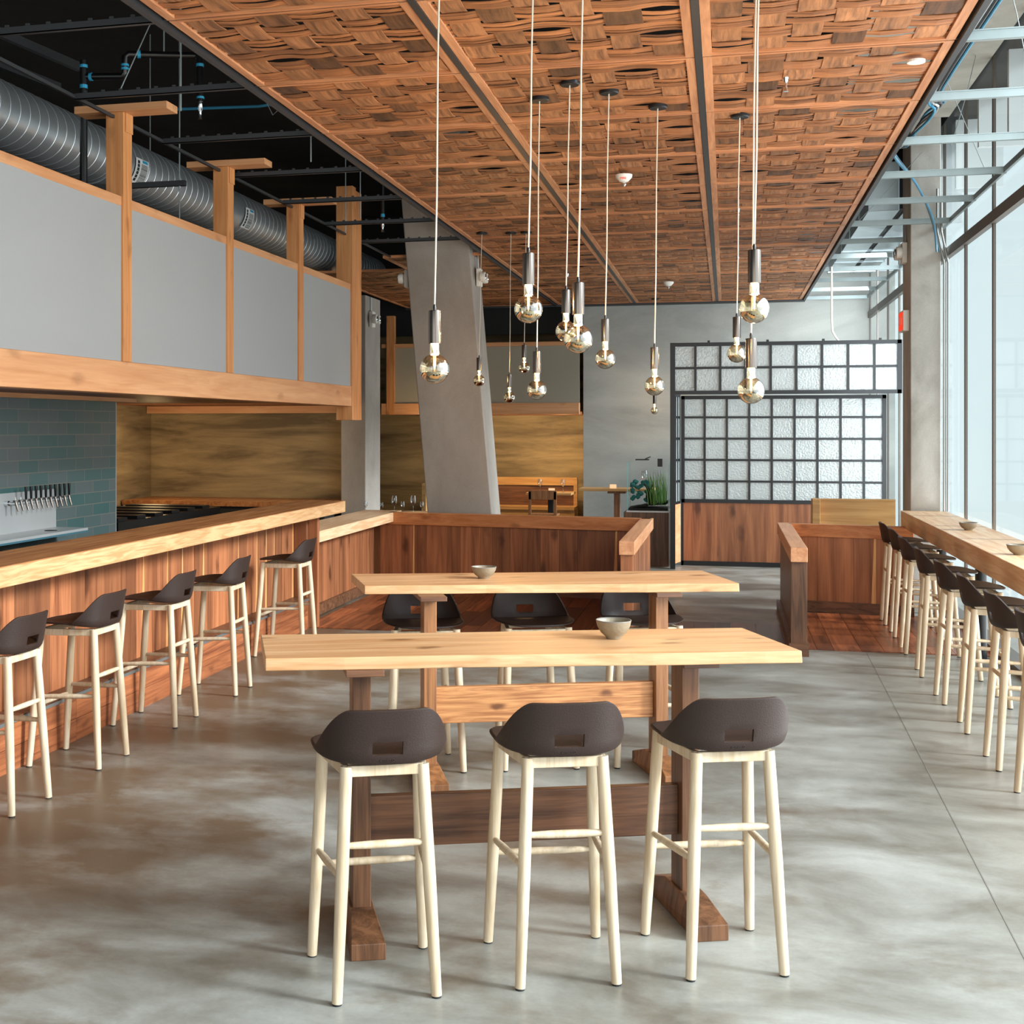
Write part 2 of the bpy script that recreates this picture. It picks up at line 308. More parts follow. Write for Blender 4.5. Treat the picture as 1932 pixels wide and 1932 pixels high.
# ------------------------------------------------------------------ mesh helpers
class M:
    def __init__(s): s.v = []; s.f = []; s.t = []
    def quad(s, pts, tone=0.0):
        k = len(s.v); s.v += [tuple(p) for p in pts]; s.f.append(tuple(range(k, k + len(pts)))); s.t.append(tone); return s
    def hexa(s, p, tone=0.0):
        k = len(s.v); s.v += [tuple(q) for q in p]
        for f in ((3, 2, 1, 0), (4, 5, 6, 7), (0, 1, 5, 4), (1, 2, 6, 5), (2, 3, 7, 6), (3, 0, 4, 7)):
            s.f.append(tuple(k + i for i in f)); s.t.append(tone)
        return s
    def box(s, x0, x1, y0, y1, z0, z1, tone=0.0):
        return s.hexa([(x0, y0, z0), (x1, y0, z0), (x1, y1, z0), (x0, y1, z0), (x0, y0, z1), (x1, y0, z1), (x1, y1, z1), (x0, y1, z1)], tone)
    def wall(s, a, b, t, z0, z1, tone=0.0, side=0.0):
        """upright slab along a-b (plan), thickness t, centred (side 0) or on the left (side 1) / right (-1) of a->b"""
        a = Vector(a); b = Vector(b); d = (b - a).normalized(); n = Vector((-d.y, d.x))
        lo, hi = (-t / 2, t / 2) if side == 0 else ((0, t) if side > 0 else (-t, 0))
        p = [a + n * lo, b + n * lo, b + n * hi, a + n * hi]
        return s.hexa([(q.x, q.y, z0) for q in p] + [(q.x, q.y, z1) for q in p], tone)
    def tube(s, p0, p1, r0, r1=None, n=12, tone=0.0, cap=True):
        r1 = r0 if r1 is None else r1
        p0 = Vector(p0); p1 = Vector(p1); d = (p1 - p0).normalized()
        u = d.orthogonal().normalized(); w_ = d.cross(u); k = len(s.v)
        for p, r in ((p0, r0), (p1, r1)):
            for i in range(n):
                a = 2 * PI * i / n; s.v.append(tuple(p + u * math.cos(a) * r + w_ * math.sin(a) * r))
        for i in range(n):
            j = (i + 1) % n; s.f.append((k + i, k + j, k + n + j, k + n + i)); s.t.append(tone)
        if cap:
            s.f.append(tuple(k + i for i in reversed(range(n)))); s.f.append(tuple(k + n + i for i in range(n))); s.t += [tone, tone]
        return s
    def path(s, pts, r, n=10, tone=0.0):
        """one swept tube through pts; r a number or one per point"""
        pts = [Vector(p) for p in pts]; rs = r if isinstance(r, (list, tuple)) else [r] * len(pts)
        k = len(s.v); u = None
        for i, p in enumerate(pts):
            d = (pts[min(i + 1, len(pts) - 1)] - pts[max(i - 1, 0)]).normalized()
            u = d.orthogonal().normalized() if u is None else (u - d * u.dot(d)).normalized()
            w_ = d.cross(u)
            for j in range(n):
                a = 2 * PI * j / n; s.v.append(tuple(p + u * math.cos(a) * rs[i] + w_ * math.sin(a) * rs[i]))
        for i in range(len(pts) - 1):
            for j in range(n):
                q = (j + 1) % n; s.f.append((k + i * n + j, k + i * n + q, k + (i + 1) * n + q, k + (i + 1) * n + j)); s.t.append(tone)
        s.f.append(tuple(k + i for i in reversed(range(n)))); s.f.append(tuple(k + (len(pts) - 1) * n + i for i in range(n))); s.t += [tone, tone]
        return s
    def lathe(s, prof, c=(0, 0, 0), n=24, tone=0.0):
        k = len(s.v); m_ = len(prof)
        for i in range(n):
            a = 2 * PI * i / n
            for r, z in prof: s.v.append((c[0] + r * math.cos(a), c[1] + r * math.sin(a), c[2] + z))
        for i in range(n):
            j = (i + 1) % n
            for q in range(m_ - 1):
                s.f.append((k + i * m_ + q, k + j * m_ + q, k + j * m_ + q + 1, k + i * m_ + q + 1)); s.t.append(tone)
        return s
    def build(s, name, mat, parent=None, smooth=False, bevel=0.0, loc=None, rz=0.0):
        me = bpy.data.meshes.new(name); me.from_pydata(s.v, [], s.f)
        at = me.attributes.new('tone', 'FLOAT', 'FACE'); at.data.foreach_set('value', s.t)
        me.materials.append(mat); me.validate()
        bm = bmesh.new(); bm.from_mesh(me); bmesh.ops.remove_doubles(bm, verts=bm.verts, dist=1e-5) if smooth else None
        bmesh.ops.recalc_face_normals(bm, faces=bm.faces); bm.to_mesh(me); bm.free()
        if smooth:
            for p in me.polygons: p.use_smooth = True
            try: me.set_sharp_from_angle(angle=R(38))
            except Exception: pass
        o = bpy.data.objects.new(name, me); C.objects.link(o)
        if parent: o.parent = parent
        if loc: o.location = loc
        o.rotation_euler.z = rz
        if bevel:
            md = o.modifiers.new('bevel', 'BEVEL'); md.width = bevel; md.segments = 2; md.limit_method = 'ANGLE'
        return o
def tag(o, label, cat, group=None, kind=None):
    if label: o['label'] = label
    if cat: o['category'] = cat
    if group: o['group'] = group
    if kind: o['kind'] = kind
    return o
def thing(name, label, cat, loc=(0, 0, 0), rz=0.0, group=None):
    o = bpy.data.objects.new(name, None); C.objects.link(o); o.location = loc; o.rotation_euler.z = rz
    o.empty_display_size = 0.1
    return tag(o, label, cat, group)
def struct(o, label=None): 
    o['kind'] = 'structure'
    if label: o['label'] = label
    return o
def kids(o, table): return table.get(o.name, [])
def copy_tree(o, parent=None):
    c = o.copy(); C.objects.link(c)
    if parent: c.parent = parent
    for ch in [x for x in ALLC.get(o.name, [])]: copy_tree(ch, c)
    return c
ALLC = {}
def index(root):
    """remember the children of a prototype before copying it"""
    def rec(o):
        ALLC[o.name] = list(o.children)
        for ch in o.children: rec(ch)
    rec(root)

# ------------------------------------------------------------------ the room
XW = 2.05           # window plane
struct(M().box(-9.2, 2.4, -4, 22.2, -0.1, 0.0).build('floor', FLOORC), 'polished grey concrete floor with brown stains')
struct(M().box(-9.4, -9.2, -4, 22.2, 0, 5.3).build('wall_left', VOID), 'black wall far behind the bar')
struct(M().box(-9.2, 2.4, -4, 22.2, 5.2, 5.4).build('ceiling', DECK), 'dark structural deck high above the wooden ceiling')
struct(M().box(-9.2, 2.4, 22.0, 22.2, 0, 5.2).build('wall_far', GOLDC), 'ochre plaster wall at the far end of the dining alcove')
struct(M().box(-2.16, 2.4, 20.25, 21.99, 0, 5.2).build('wall_back', WALLC), 'tall grey concrete wall behind the black grid screen')
struct(M().box(1.0, 2.03, -4, 13.1, 4.68, 5.2).build('ceiling_edge_beam', BEAMC), 'pale concrete edge beam above the windows')
struct(M().box(-9.0, -2.17, 20.6, 20.7, 3.25, 5.2).build('wall_alcove_head', DARK), 'dark wall above the grey panels of the alcove')

# reclaimed wood floor strip
rnd = random.Random(5)
m = M()
def plankrun(m, x0, x1, ya, yb, wmin=.12, wmax=.22):
    x = x0
    while x < x1 - 1e-3:
        wd = min(rnd.uniform(wmin, wmax), x1 - x)
        y = ya - rnd.uniform(0, 1.5) if yb - ya > 2 else ya
        while y < yb - 1e-3:
            L = rnd.uniform(1.2, 2.6); y1 = min(y + L, yb)
            m.box(x + .0015, x + wd - .0015, max(y, ya), y1 - .002, 0.0, 0.008, rnd.choice([-.8, -.5, -.2, 0, .2, .5, .95]))
            y = y1
        x += wd
plankrun(m, -3.62, -0.74, 10.86, 13.7); plankrun(m, -0.74, 0.5, 10.80, 12.0); plankrun(m, 0.5, 2.02, 10.74, 12.85)
struct(m.build('floor_boards', FLOORW), 'strip of dark and orange reclaimed floorboards between the low walls')

m = M().wall((.86, -1), (1.06, 10.7), .004, 0.0, 0.0012)
struct(m.build('trim_4', flat('floor_joint', lin(120, 118, 112), .7)), 'thin control joint running along the concrete floor by the window stools')
# windows ----------------------------------------------------------
my = [-2.54, -1.3, -0.06, 1.18, 2.42, 3.66, 4.9, 6.14, 7.38, 8.62, 9.86, 11.10, 12.34, 13.5, 14.6, 15.75, 16.9, 18.05, 19.25, 20.25]
for i in range(len(my) - 1):
    a, b = my[i], my[i + 1]
    if b < 9: continue
    g = M().box(XW, XW + .004, a + .02, b - .02, 0.06, 4.70).build('window_%d' % (i + 1), GLASS)
    struct(g, 'tall window bay of pale daylight')
    M().box(XW - .008, XW + .012, b - .028, b + .028, 0.0, 4.7).build('mullion', MULL, g)
    M().box(XW - .03, XW + .02, a, b, 3.37, 3.46).build('transom', MULL, g)
    M().box(XW + .08, XW + .5, b - .16, b - .10, 4.2 if i % 2 else 4.05, 4.9).build('pier', PIERW, g)
struct(M().box(XW - .06, XW + .08, 9, 20.25, 0, 0.06).build('trim_1', MULL), 'window sill strip')
struct(M().box(XW - .01, XW + .5, 9, 20.25, 4.70, 5.2).build('trim_2', DARK), 'dark head above the windows')

# concrete columns --------------------------------------------------
def prism_col(b0, b1, z0, z1):
    return M().hexa([(b0[0], b0[2], z0), (b0[1], b0[2], z0), (b0[1], b0[3], z0), (b0[0], b0[3], z0),
                     (b1[0], b1[2], z1), (b1[1], b1[2], z1), (b1[1], b1[3], z1), (b1[0], b1[3], z1)])
o = M().box(1.69, 1.96, 13.1, 13.66, 0, 4.72).build('concrete_column', COLR, bevel=.008)
tag(o, 'upright grey concrete column at the end of the window counter', 'column')
k = -0.0857
o = prism_col((-3.203 - .839 * k, -2.482 - .839 * k, 13.95, 14.5), (-3.203 + k * (5.2 - .839), -2.482 + k * (5.2 - .839), 13.95, 14.5), 0, 5.2).build('concrete_column', COLC, bevel=.012)
tag(o, 'leaning grey concrete column behind the low wooden wall', 'column')
o = M().box(-4.66, -4.34, 15.5, 16.2, 0, 3.4).build('concrete_column', COLC, bevel=.01)
tag(o, 'upright concrete column beyond the end post of the bar soffit', 'column')

# ------------------------------------------------------------------ wooden ceiling
XB = [-2.555, -1.363, -0.14, 1.107]
rc = random.Random(11)
def weave(wd, ln, seed):
    r = random.Random(seed); nx, ny = 6, 6; cx, cy = wd / nx, ln / ny; amp = .006; th = .004
    A, B = M(), M()
    def zz(phase, t): return amp * math.cos(PI * (t + phase))
    for i in range(nx):                       # warps along Y
        for j in range(ny):
            x0 = i * cx + r.uniform(0, .036); x1 = (i + 1) * cx - r.uniform(0, .036)
            tone = r.choice([-1.1, -.7, -.3, -.1, 0, .1, .2, .35, .5])
            js = j if (i + j) % 2 == 0 else None
            if js is None or r.random() < .07: continue
            # visible patch plus its dives into the neighbours
            ya, yb = max(0, (j - .42) * cy), min(ln, (j + 1.42) * cy)
            n = 8; k = len(A.v)
            e0, e1 = r.uniform(-.006, .006), r.uniform(-.006, .006)
            for q in range(n + 1):
                y = ya + (yb - ya) * q / n; t = (y / cy - (j + .5)); z = -amp * math.cos(PI * max(-1, min(1, t)))
                xx0, xx1 = x0 + e0 * (q / n - .5), x1 + e1 * (q / n - .5)
                A.v += [(xx0, y, z), (xx1, y, z), (xx1, y, z + th), (xx0, y, z + th)]
            for q in range(n):
                for a_, b_ in ((0, 1), (1, 2), (2, 3), (3, 0)):
                    A.f.append((k + q * 4 + a_, k + q * 4 + b_, k + q * 4 + 4 + b_, k + q * 4 + 4 + a_)); A.t.append(tone)
            for z_ in (0, n * 4): A.f.append((k + z_, k + z_ + 1, k + z_ + 2, k + z_ + 3)); A.t.append(tone)
    for j in range(ny):                       # wefts along X, one to three laths in a band
        parts = r.choice([1, 2, 2, 3]); ws = [r.uniform(.6, 1.4) for _ in range(parts)]; tot = sum(ws)
        y = j * cy + .006
        for wv in ws:
            h = (cy - .012) * wv / tot; y0, y1 = y + r.uniform(.001, .016), y + h - r.uniform(.001, .026); y += h
            tone = r.choice([-.7, -.4, -.2, 0, .1, .2, .3, .45]); n = nx * 4; k = len(B.v)
            ph = r.uniform(0, 6)
            for q in range(n + 1):
                x = wd * q / n; t = x / cx - .5; par = (j + 1) % 2
                z = -amp * math.cos(PI * (t + par)) + r.uniform(-.0012, .0012)
                wob = .004 * math.sin(x * 7 + ph)
                B.v += [(x, y0 + wob, z), (x, y1 + wob * .4, z), (x, y1 + wob * .4, z + th), (x, y0 + wob, z + th)]
            for q in range(n):
                for a_, b_ in ((0, 1), (1, 2), (2, 3), (3, 0)):
                    B.f.append((k + q * 4 + a_, k + q * 4 + b_, k + q * 4 + 4 + b_, k + q * 4 + 4 + a_)); B.t.append(tone)
    return A, B
PW, PL = 1.15, 1.195
protos = []
def make_panel(seed):
    t = thing('ceiling_panel', '', 'ceiling panel', (0, 0, 3.66))
    f = M(); d0, d1, b = 0, .03, .044
    f.box(0, b, 0, PL, d0, d1, .2); f.box(PW - b, PW, 0, PL, d0, d1, -.1)
    f.build('side_rail', TRIMY, t)
    f = M(); f.box(b, PW - b, 0, .022, d0, d1, .1); f.box(b, PW - b, PL - .022, PL, d0, d1, .0)
    f.build('cross_rail', TRIMX, t)
    A, B = weave(PW - .06, PL - .05, seed)
    for mm in (A, B): mm.v = [(x + .03, y + .025, z + .012) for x, y, z in mm.v]
    B.build('lath', WEFT, t); A.build('board', WARP, t)
    index(t)
    return t
cols_nm = ['left', 'middle', 'window-side']
ordn = ['nearest', 'second', 'third', 'fourth', 'fifth', 'sixth', 'seventh', 'eighth', 'ninth', 'tenth', 'eleventh', 'twelfth', 'farthest']
cells = []
for kk in range(-2, 11):
    for ci in range(3):
        y = 6.84 + 1.21 * kk; x0, x1 = XB[ci], XB[ci + 1]
        cells.append((x0 + .02, y + .008, x1 - x0 - .04, '%s column, %s row' % (cols_nm[ci], ordn[kk + 2])))
for kk in range(6, 11):
    y = 6.84 + 1.21 * kk
    cells.append((-3.75, y + .008, 1.17, 'extension behind the leaning column, row %s' % ordn[kk - 6]))
    if kk > 6: cells.append((-4.96, y + .008, 1.17, 'outer extension toward the black duct space, row %s' % ordn[kk - 7]))
for i, (x, y, wd, lab) in enumerate(cells):
    if i < 9: t = make_panel(100 + i); protos.append(t)
    else: t = copy_tree(rc.choice(protos))
    t.location = (x, y, 3.66); t.scale = (wd / PW, 1, 1)
    tag(t, 'woven reclaimed-wood ceiling panel, ' + lab, 'ceiling panel', 'woven wood ceiling panels')
m = M()
for xb in (-1.363, -.14): m.box(xb - .018, xb + .018, 4.4, 20.15, 3.655, 3.70)
for xb in (-2.575, 1.118): m.box(xb - .015, xb + .015, 4.4, 20.15, 3.64, 3.70)
m.box(-4.98, 1.13, 20.15, 20.25, 3.63, 3.74)
for kk in range(-2, 11): m.box(-2.56, 1.11, 6.84 + 1.21 * kk - .008, 6.84 + 1.21 * kk + .007, 3.663, 3.667)
struct(m.build('ceiling_grid', STUDD), 'dark steel channels between the woven ceiling panels')

# steel studs left and right of the wooden ceiling
rs = random.Random(3)
for kk in range(-2, 7):
    y = 6.84 + 1.21 * kk
    if kk < 6:
        m = M(); m.box(-3.66, -2.59, y - .012, y + .016, 3.655, 3.66); m.box(-3.66, -2.59, y - .012, y - .008, 3.655, 3.69)
        for q in range(9):
            xx = -3.6 + q * .11; m.box(xx, xx + .02, y - .016, y - .008, 3.69, 3.70)
        tag(m.build('steel_stud', STUDD), 'dark steel ceiling stud on the bar side at the %s joint' % ordn[kk + 2], 'steel stud', 'dark ceiling studs over the bar')
for kk in range(-1, 12):
    y = 6.84 + 1.21 * kk
    m = M(); m.box(1.135, 2.02, y - .014, y + .018, 3.65, 3.654); m.box(1.135, 2.02, y - .016, y - .012, 3.65, 3.70)
    m.box(1.135, 2.02, y - .022, y - .016, 3.694, 3.70)
    tag(m.build('steel_stud', STUD), 'bright galvanised ceiling stud on the window side at the %s joint from the camera' % (ordn[kk + 1] if kk < 12 else 'last'), 'steel stud', 'galvanised studs by the windows')
m = M().box(-3.672, -3.655, 4.0, 14.2, 3.662, 3.682)
tag(m.build('ceiling_runner', STUDD), 'long dark steel runner joining the ceiling studs over the bar', 'steel runner')
m = M().box(2.0, 2.02, 9.0, 20.2, 3.655, 3.70)
tag(m.build('ceiling_runner', STUD), 'long galvanised runner joining the ceiling studs at the windows', 'steel runner')

# ------------------------------------------------------------------ soffit over the bar
XS = -3.6
sf = thing('bar_soffit', 'long grey fabric-panelled soffit in a fir frame hanging over the bar', 'soffit', (XS, 4.0, 1.97))
def L_(m): m.v = [(x - XS, y - 4.0, z - 1.97) for x, y, z in m.v]; return m
L_(M().box(XS - .14, XS, 4.0, 12.34, 1.968, 2.165)).build('bottom_beam', FIRY, sf, bevel=.004)
L_(M().box(XS - .10, XS - .01, 4.0, 12.34, 3.12, 3.18)).build('top_rail', FIRY, sf, bevel=.003)
pys = [5.61, 7.327, 9.05, 10.71]
for i, y in enumerate(pys):
    if i == 0:
        L_(M().box(XS - .115, XS + .004, y, y + .118, 2.165, 3.18)).build('post', FIRZ, sf); continue
    L_(M().box(XS - .115, XS + .004, y, y + .118, 2.165, 3.70).box(XS + .004, XS + .012, y + .02, y + .118, 3.58, 3.70)).build('post', FIRZ, sf, bevel=.003)
    L_(M().box(XS - .32, XS + .30, y - .02, y + .14, 3.70, 3.745)).build('cap_board', FIRX, sf, bevel=.003)
L_(M().box(XS - .16, XS + .01, 12.34, 12.46, 1.83, 4.15)).build('end_post', FIRZ, sf, bevel=.004)
L_(M().box(XS - .01, XS + .012, 12.46, 12.66, 1.83, 4.12)).build('end_post', FIRZ, sf, bevel=.004)
ys = [4.0] + pys + [12.34]
for i in range(len(ys) - 1):
    a = ys[i] + (.118 if i else 0); b = ys[i + 1]
    L_(M().box(XS - .03, XS - .012, a, b, 2.165, 3.12)).build('fabric_panel', FABRIC, sf)
L_(M().box(-7.4, XS - .14, 4.0, 12.4, 2.02, 2.06)).build('underside', REDY, sf)
L_(M().box(-5.36, -5.22, 4.0, 10.9, 1.985, 2.02)).build('tile_head_board', FIRY, sf)
# kitchen ceiling beyond the soffit
tag(M().box(-7.45, -4.7, 12.41, 16.0, 2.04, 2.12).build('kitchen_ceiling_board', REDY), 'dark wooden ceiling board low over the kitchen', 'ceiling board')
tag(M().box(-7.44, -4.68, 15.84, 15.93, 1.94, 2.035).build('kitchen_beam', FIRX), 'fir beam glowing along the top of the kitchen wall', 'beam')
dl = tag(M().lathe([(0, .004), (.05, .004), (.05, 0.0), (0, 0)], (0, 0, 0), 20).build('downlight', DOWNL, loc=(-4.85, 13.4, 2.034)), 'small glowing amber downlight under the kitchen ceiling', 'downlight')
spot('downlight_beam', (-4.85, 13.4, 2.02), (-4.85, 13.4, 0), 14, WARM, 120)

# kitchen ------------------------------------------------------------
struct(M().box(-7.65, -7.45, 10.9, 16.1, 0, 2.1).build('wall_kitchen_side', GOLDC), 'ochre plaster kitchen side wall')
struct(M().box(-7.65, -4.67, 16.0, 16.12, 0, 3.3).build('wall_kitchen', GOLDC), 'ochre plaster wall at the back of the kitchen')
struct(M().box(-5.5, -5.3, 3.0, 10.64, 0, 1.985).build('wall_tiled', TILE), 'teal and grey tiled wall behind the taps')
struct(M().box(-5.5, -5.296, 10.64, 10.65, 0, 1.985).build('trim_3', STEEL), 'thin steel corner trim of the tiled wall')
kc = thing('kitchen_counter', 'dark kitchen counter with a steel edge below the ochre wall', 'counter', (-6.1, 15.4, 0))
M().box(-1.3, 1.35, -.3, .55, 0, .78).build('cabinet', DARK, kc); M().box(-1.32, 1.37, -.32, .57, .78, .84).build('countertop', BARTOP, kc)
M().box(-1.3, -.95, -.31, -.33, .70, .775).build('steel_front', STEEL, kc)
kr = thing('kitchen_range', 'low black cooking range behind the bar', 'range', (-6.2, 12.8, 0))
M().box(-.6, .5, -1.3, 1.3, 0, .84).build('body', BLACKP, kr)
for q in range(6): M().box(-.5, .45, -1.2 + q * .42, -1.0 + q * .42, .84, .87).build('grate', BLACKM, kr)
bs = thing('steel_splashback', 'brushed steel splashback plate on the tiled wall', 'splashback', (-5.3, 7.0, 0.95))
M().box(0.001, .012, -2.5, 2.56, 0, .31).build('plate', STEEL, bs)
dt = thing('drip_tray', 'long steel drip tray shelf below the taps', 'drip tray', (-5.285, 7.0, .93))
M().box(0, .28, -2.5, 2.56, 0, .02).build('tray', STEEL, dt); M().lathe([(0, 0.003), (.05, .003), (.05, 0), (0, 0)], (.15, 2.2, .02), 16).build('drain', DARK, dt)
M().box(.265, .285, -2.5, 2.56, -.014, .0).build('lip', flat('teal_lip', lin(60, 100, 112), .4), dt)
ub = thing('under_tray_cooler', 'dark bottle cooler under the drip tray', 'cooler', (-5.28, 6.6, 0))
M().box(0, .3, -2.4, 1.9, .0, .86).build('body', BLACKP, ub)
for q in range(5): M().tube((.31, -1.8 + q * .75, .80), (.35, -1.8 + q * .75, .80), .012).build('knob', CHROME, ub)
def make_tap(handle=True):
    t = thing('beer_tap', '', 'beer tap')
    M().tube((0, 0, 0), (.03, 0, 0), .020, n=14).tube((.03, 0, 0), (.085, 0, 0), .010, n=10).build('shank', CHROME, t, True)
    M().path([(.085, 0, .022), (.09, 0, 0), (.098, 0, -.025), (.110, 0, -.06)], [.009, .011, .009, .006], 10).build('spout', SOCK, t, True)
    if handle: M().path([(.088, 0, .02), (.088, 0, .03), (.087, 0, .12)], [.006, .009, .0125], 10).build('handle', BLACKP, t, True)
    else: M().tube((.088, 0, .02), (.088, 0, .045), .004).build('stem', CHROME, t, True)
    index(t); return t
t1, t0 = make_tap(True), make_tap(False)
for i in range(12):
    y = 8.79 + i * .0745; src = t0 if i < 2 else t1
    t = src if i in (0, 2) else copy_tree(src)
    t.location = (-5.287, y, 1.185)
    tag(t, 'chrome tap without a handle, %s in the row' % ('leftmost' if i == 0 else 'second') if i < 2 else
        'chrome beer tap with black handle, number %s from the right' % ['ten', 'nine', 'eight', 'seven', 'six', 'five', 'four', 'three', 'two', 'one'][i - 2], 'beer tap', 'beer taps on the tiled wall')

# ------------------------------------------------------------------ the bar
bar = thing('bar', 'long bar faced in red cedar planks with a thick fir counter on the left', 'bar', (-3.6, 4.0, 0))
def B_(m): m.v = [(x + 3.6, y - 4.0, z) for x, y, z in m.v]; return m
rb = random.Random(21)
m = M(); sap = M(); y = 4.0; saps = []
while y < 10.80:
    wd = min(rb.choice([.12, .16, .19, .22, .25]), 10.80 - y); strip = rb.random() < .28
    m.box(-3.70, -3.68, y + .001, y + wd - .001, .26, .98, rb.uniform(-.6, .7))
    if strip: 
        ww = rb.uniform(.02, .05); saps.append(M().hexa([(-3.681, y + wd - ww, .27), (-3.679, y + wd - ww, .27), (-3.679, y + wd - .004, .27), (-3.681, y + wd - .004, .27), (-3.681, y + wd - ww * .4, .98), (-3.679, y + wd - ww * .4, .98), (-3.679, y + wd - .004, .98), (-3.681, y + wd - .004, .98)]))
    y += wd
B_(m).build('front_planks', REDZ, bar); [B_(q).build('sapwood_stripe', SAPZ, bar) for q in saps]
m = M(); y = 4.0
while y < 10.8:
    L = min(rb.uniform(.9, 1.9), 10.8 - y)
    m.box(-3.57, -3.55, y + .001, y + L - .001, 0, .12, rb.uniform(-.3, .4)); m.box(-3.57, -3.55, y + .001, y + L * .999, .123, .255, rb.uniform(-.3, .4)); y += L
B_(m).build('base_boards', REDY, bar)
B_(M().box(-3.69, -3.54, 4.0, 10.8, .256, .274)).build('foot_ledge', WALNUT, bar)
B_(M().box(-3.537, -3.532, 4.0, 10.8, .250, .268)).build('foot_rail', GALV, bar)
B_(M().box(-3.78, -3.70, 4.0, 10.8, 0, .98)).build('core', DARK, bar)
B_(M().box(-3.78, -3.56, 10.8, 10.92, 0, .98, -.6).box(-3.56, -3.48, 10.86, 10.92, 0, .98, .3)).build('end_panel', REDZ, bar, bevel=.002)
B_(M().box(-3.79, -3.36, 4.0, 11.32, .99, 1.088)).build('countertop', BAREDGE, bar, bevel=.004)
B_(M().box(-3.788, -3.362, 4.0, 11.318, 1.0885, 1.0925)).build('counter_surface', BARTOP, bar)

# window counter ------------------------------------------------------
wc = thing('window_counter', 'thick pale fir counter running along the windows', 'counter', (1.6, 5.0, 0))
def W_(m): m.v = [(x - 1.6, y - 5.0, z) for x, y, z in m.v]; return m
W_(M().box(1.60, 2.0, 5.0, 13.08, .82, .97)).build('countertop', PINEY, wc, bevel=.004)
for y in (6.1, 8.5, 10.55, 12.4):
    l_ = W_(M().tube((1.86, y, .012), (1.86, y, .82), .042, n=20)).build('leg', BLACKM, wc, True)
    W_(M().tube((1.86, y, 0), (1.86, y, .012), .09, n=20)).build('floor_flange', BLACKM, l_)

# low partitions -------------------------------------------------------
ZC = .838
lw = thing('low_wall', 'low cedar-planked wall with fir rail around the dining area, behind the far table', 'low wall', (-3.5, 13.6, 0))
def K_(m, ox, oy): m.v = [(x - ox, y - oy, z) for x, y, z in m.v]; return m
def plankwall(a, b, z0, z1, th, seed, wmin=.12, wmax=.26, sapp=.3):
    r = random.Random(seed); a = Vector(a); b = Vector(b); L = (b - a).length; d = (b - a) / L; x = 0; m = M(); sp = []
    while x < L - 1e-3:
        wd = min(r.uniform(wmin, wmax), L - x); p, q = a + d * (x + .001), a + d * (x + wd - .001)
        m.wall(p, q, th, z0, z1, r.uniform(-.6, .35))
        if r.random() < sapp:
            ww = r.uniform(.02, .06); n = Vector((-d.y, d.x)); s0 = a + d * (x + wd - ww) - n * (th / 2 + .0015); s1 = a + d * (x + wd - .002) - n * (th / 2 + .0015)
            s2 = a + d * (x + wd - ww * .45) - n * (th / 2 + .0015)
            e = n * .001
            sp.append(M().hexa([(s0.x, s0.y, z0), (s1.x, s1.y, z0), ((s1 + e).x, (s1 + e).y, z0), ((s0 + e).x, (s0 + e).y, z0), (s2.x, s2.y, z1), (s1.x, s1.y, z1), ((s1 + e).x, (s1 + e).y, z1), ((s2 + e).x, (s2 + e).y, z1)]))
        x += wd
    return m, sp
ox, oy = -3.5, 13.6
m, sp = plankwall((-3.95, 13.72), (-0.86, 13.37), 0.0, ZC - .13, .06, 4)
K_(m, ox, oy).build('back_planks', REDZ, lw); [K_(q, ox, oy).build('sapwood_stripe', SAPZ, lw) for q in sp]
K_(M().wall((-3.56, 13.68), (-0.74, 13.34), .13, ZC - .131, ZC), ox, oy).build('back_rail', RAILX, lw, bevel=.004)
K_(M().wall((-3.7, 13.66), (-0.86, 13.32), .03, 0.008, .11), ox, oy).build('baseboard', WALNUT, lw)
m, sp = plankwall((-3.74, 13.60), (-3.74, 10.97), 0.0, ZC - .1, .05, 9)
K_(m, ox, oy).build('side_planks', REDZ, lw)
K_(M().wall((-3.70, 13.60), (-3.70, 10.97), .03, 0.008, .11), ox, oy).build('baseboard', WALNUT, lw)
K_(M().box(-3.92, -3.5, 10.95, 13.98, ZC - .1, ZC), ox, oy).build('side_shelf', PINEY, lw, bevel=.004)
m, sp = plankwall((-0.785, 10.66), (-0.785, 13.36), 0.0, ZC - .11, .07, 14, sapp=0)
K_(m, ox, oy).build('right_planks', REDZ, lw)
K_(M().box(-.845, -.72, 10.60, 13.4, ZC - .11, ZC), ox, oy).build('right_cap', CAPY, lw, bevel=.004)
K_(M().box(-.835, -.735, 10.63, 10.75, 0, ZC - .11), ox, oy).build('newel_post', REDZ, lw, bevel=.003)

rw = thing('low_wall', 'low redwood wall with fir cap beside the window stools', 'low wall', (.53, 10.4, 0))
ox, oy = .53, 10.4
m, sp = plankwall((.54, 10.47), (.54, 13.0), 0.0, ZC - .11, .08, 31, .06, .09, 0)
K_(m, ox, oy).build('side_planks', WALNUTZ, rw)
K_(M().box(.475, .60, 10.36, 13.08, ZC - .11, ZC), ox, oy).build('side_cap', CAPY, rw, bevel=.004)
K_(M().box(.478, .60, 10.42, 10.52, 0, ZC - .11), ox, oy).build('newel_post', WALNUTZ, rw, bevel=.003)
K_(M().box(.466, .612, 10.40, 10.54, 0, .10).box(.466, .612, 10.54, 13.0, 0, .10), ox, oy).build('baseboard', WALNUT, rw)
m, sp = plankwall((.60, 13.0), (1.68, 12.80), 0.0, ZC - .12, .05, 36, .2, .34, .4)
K_(m, ox, oy).build('back_planks', REDZ, rw); [K_(q, ox, oy).build('sapwood_stripe', SAPZ, rw) for q in sp]
K_(M().wall((.58, 13.0), (1.68, 12.80), .09, ZC - .12, ZC), ox, oy).build('back_rail', RAILX, rw, bevel=.004)
K_(M().wall((.62, 12.96), (1.68, 12.76), .03, 0.008, .11), ox, oy).build('baseboard', WALNUT, rw)

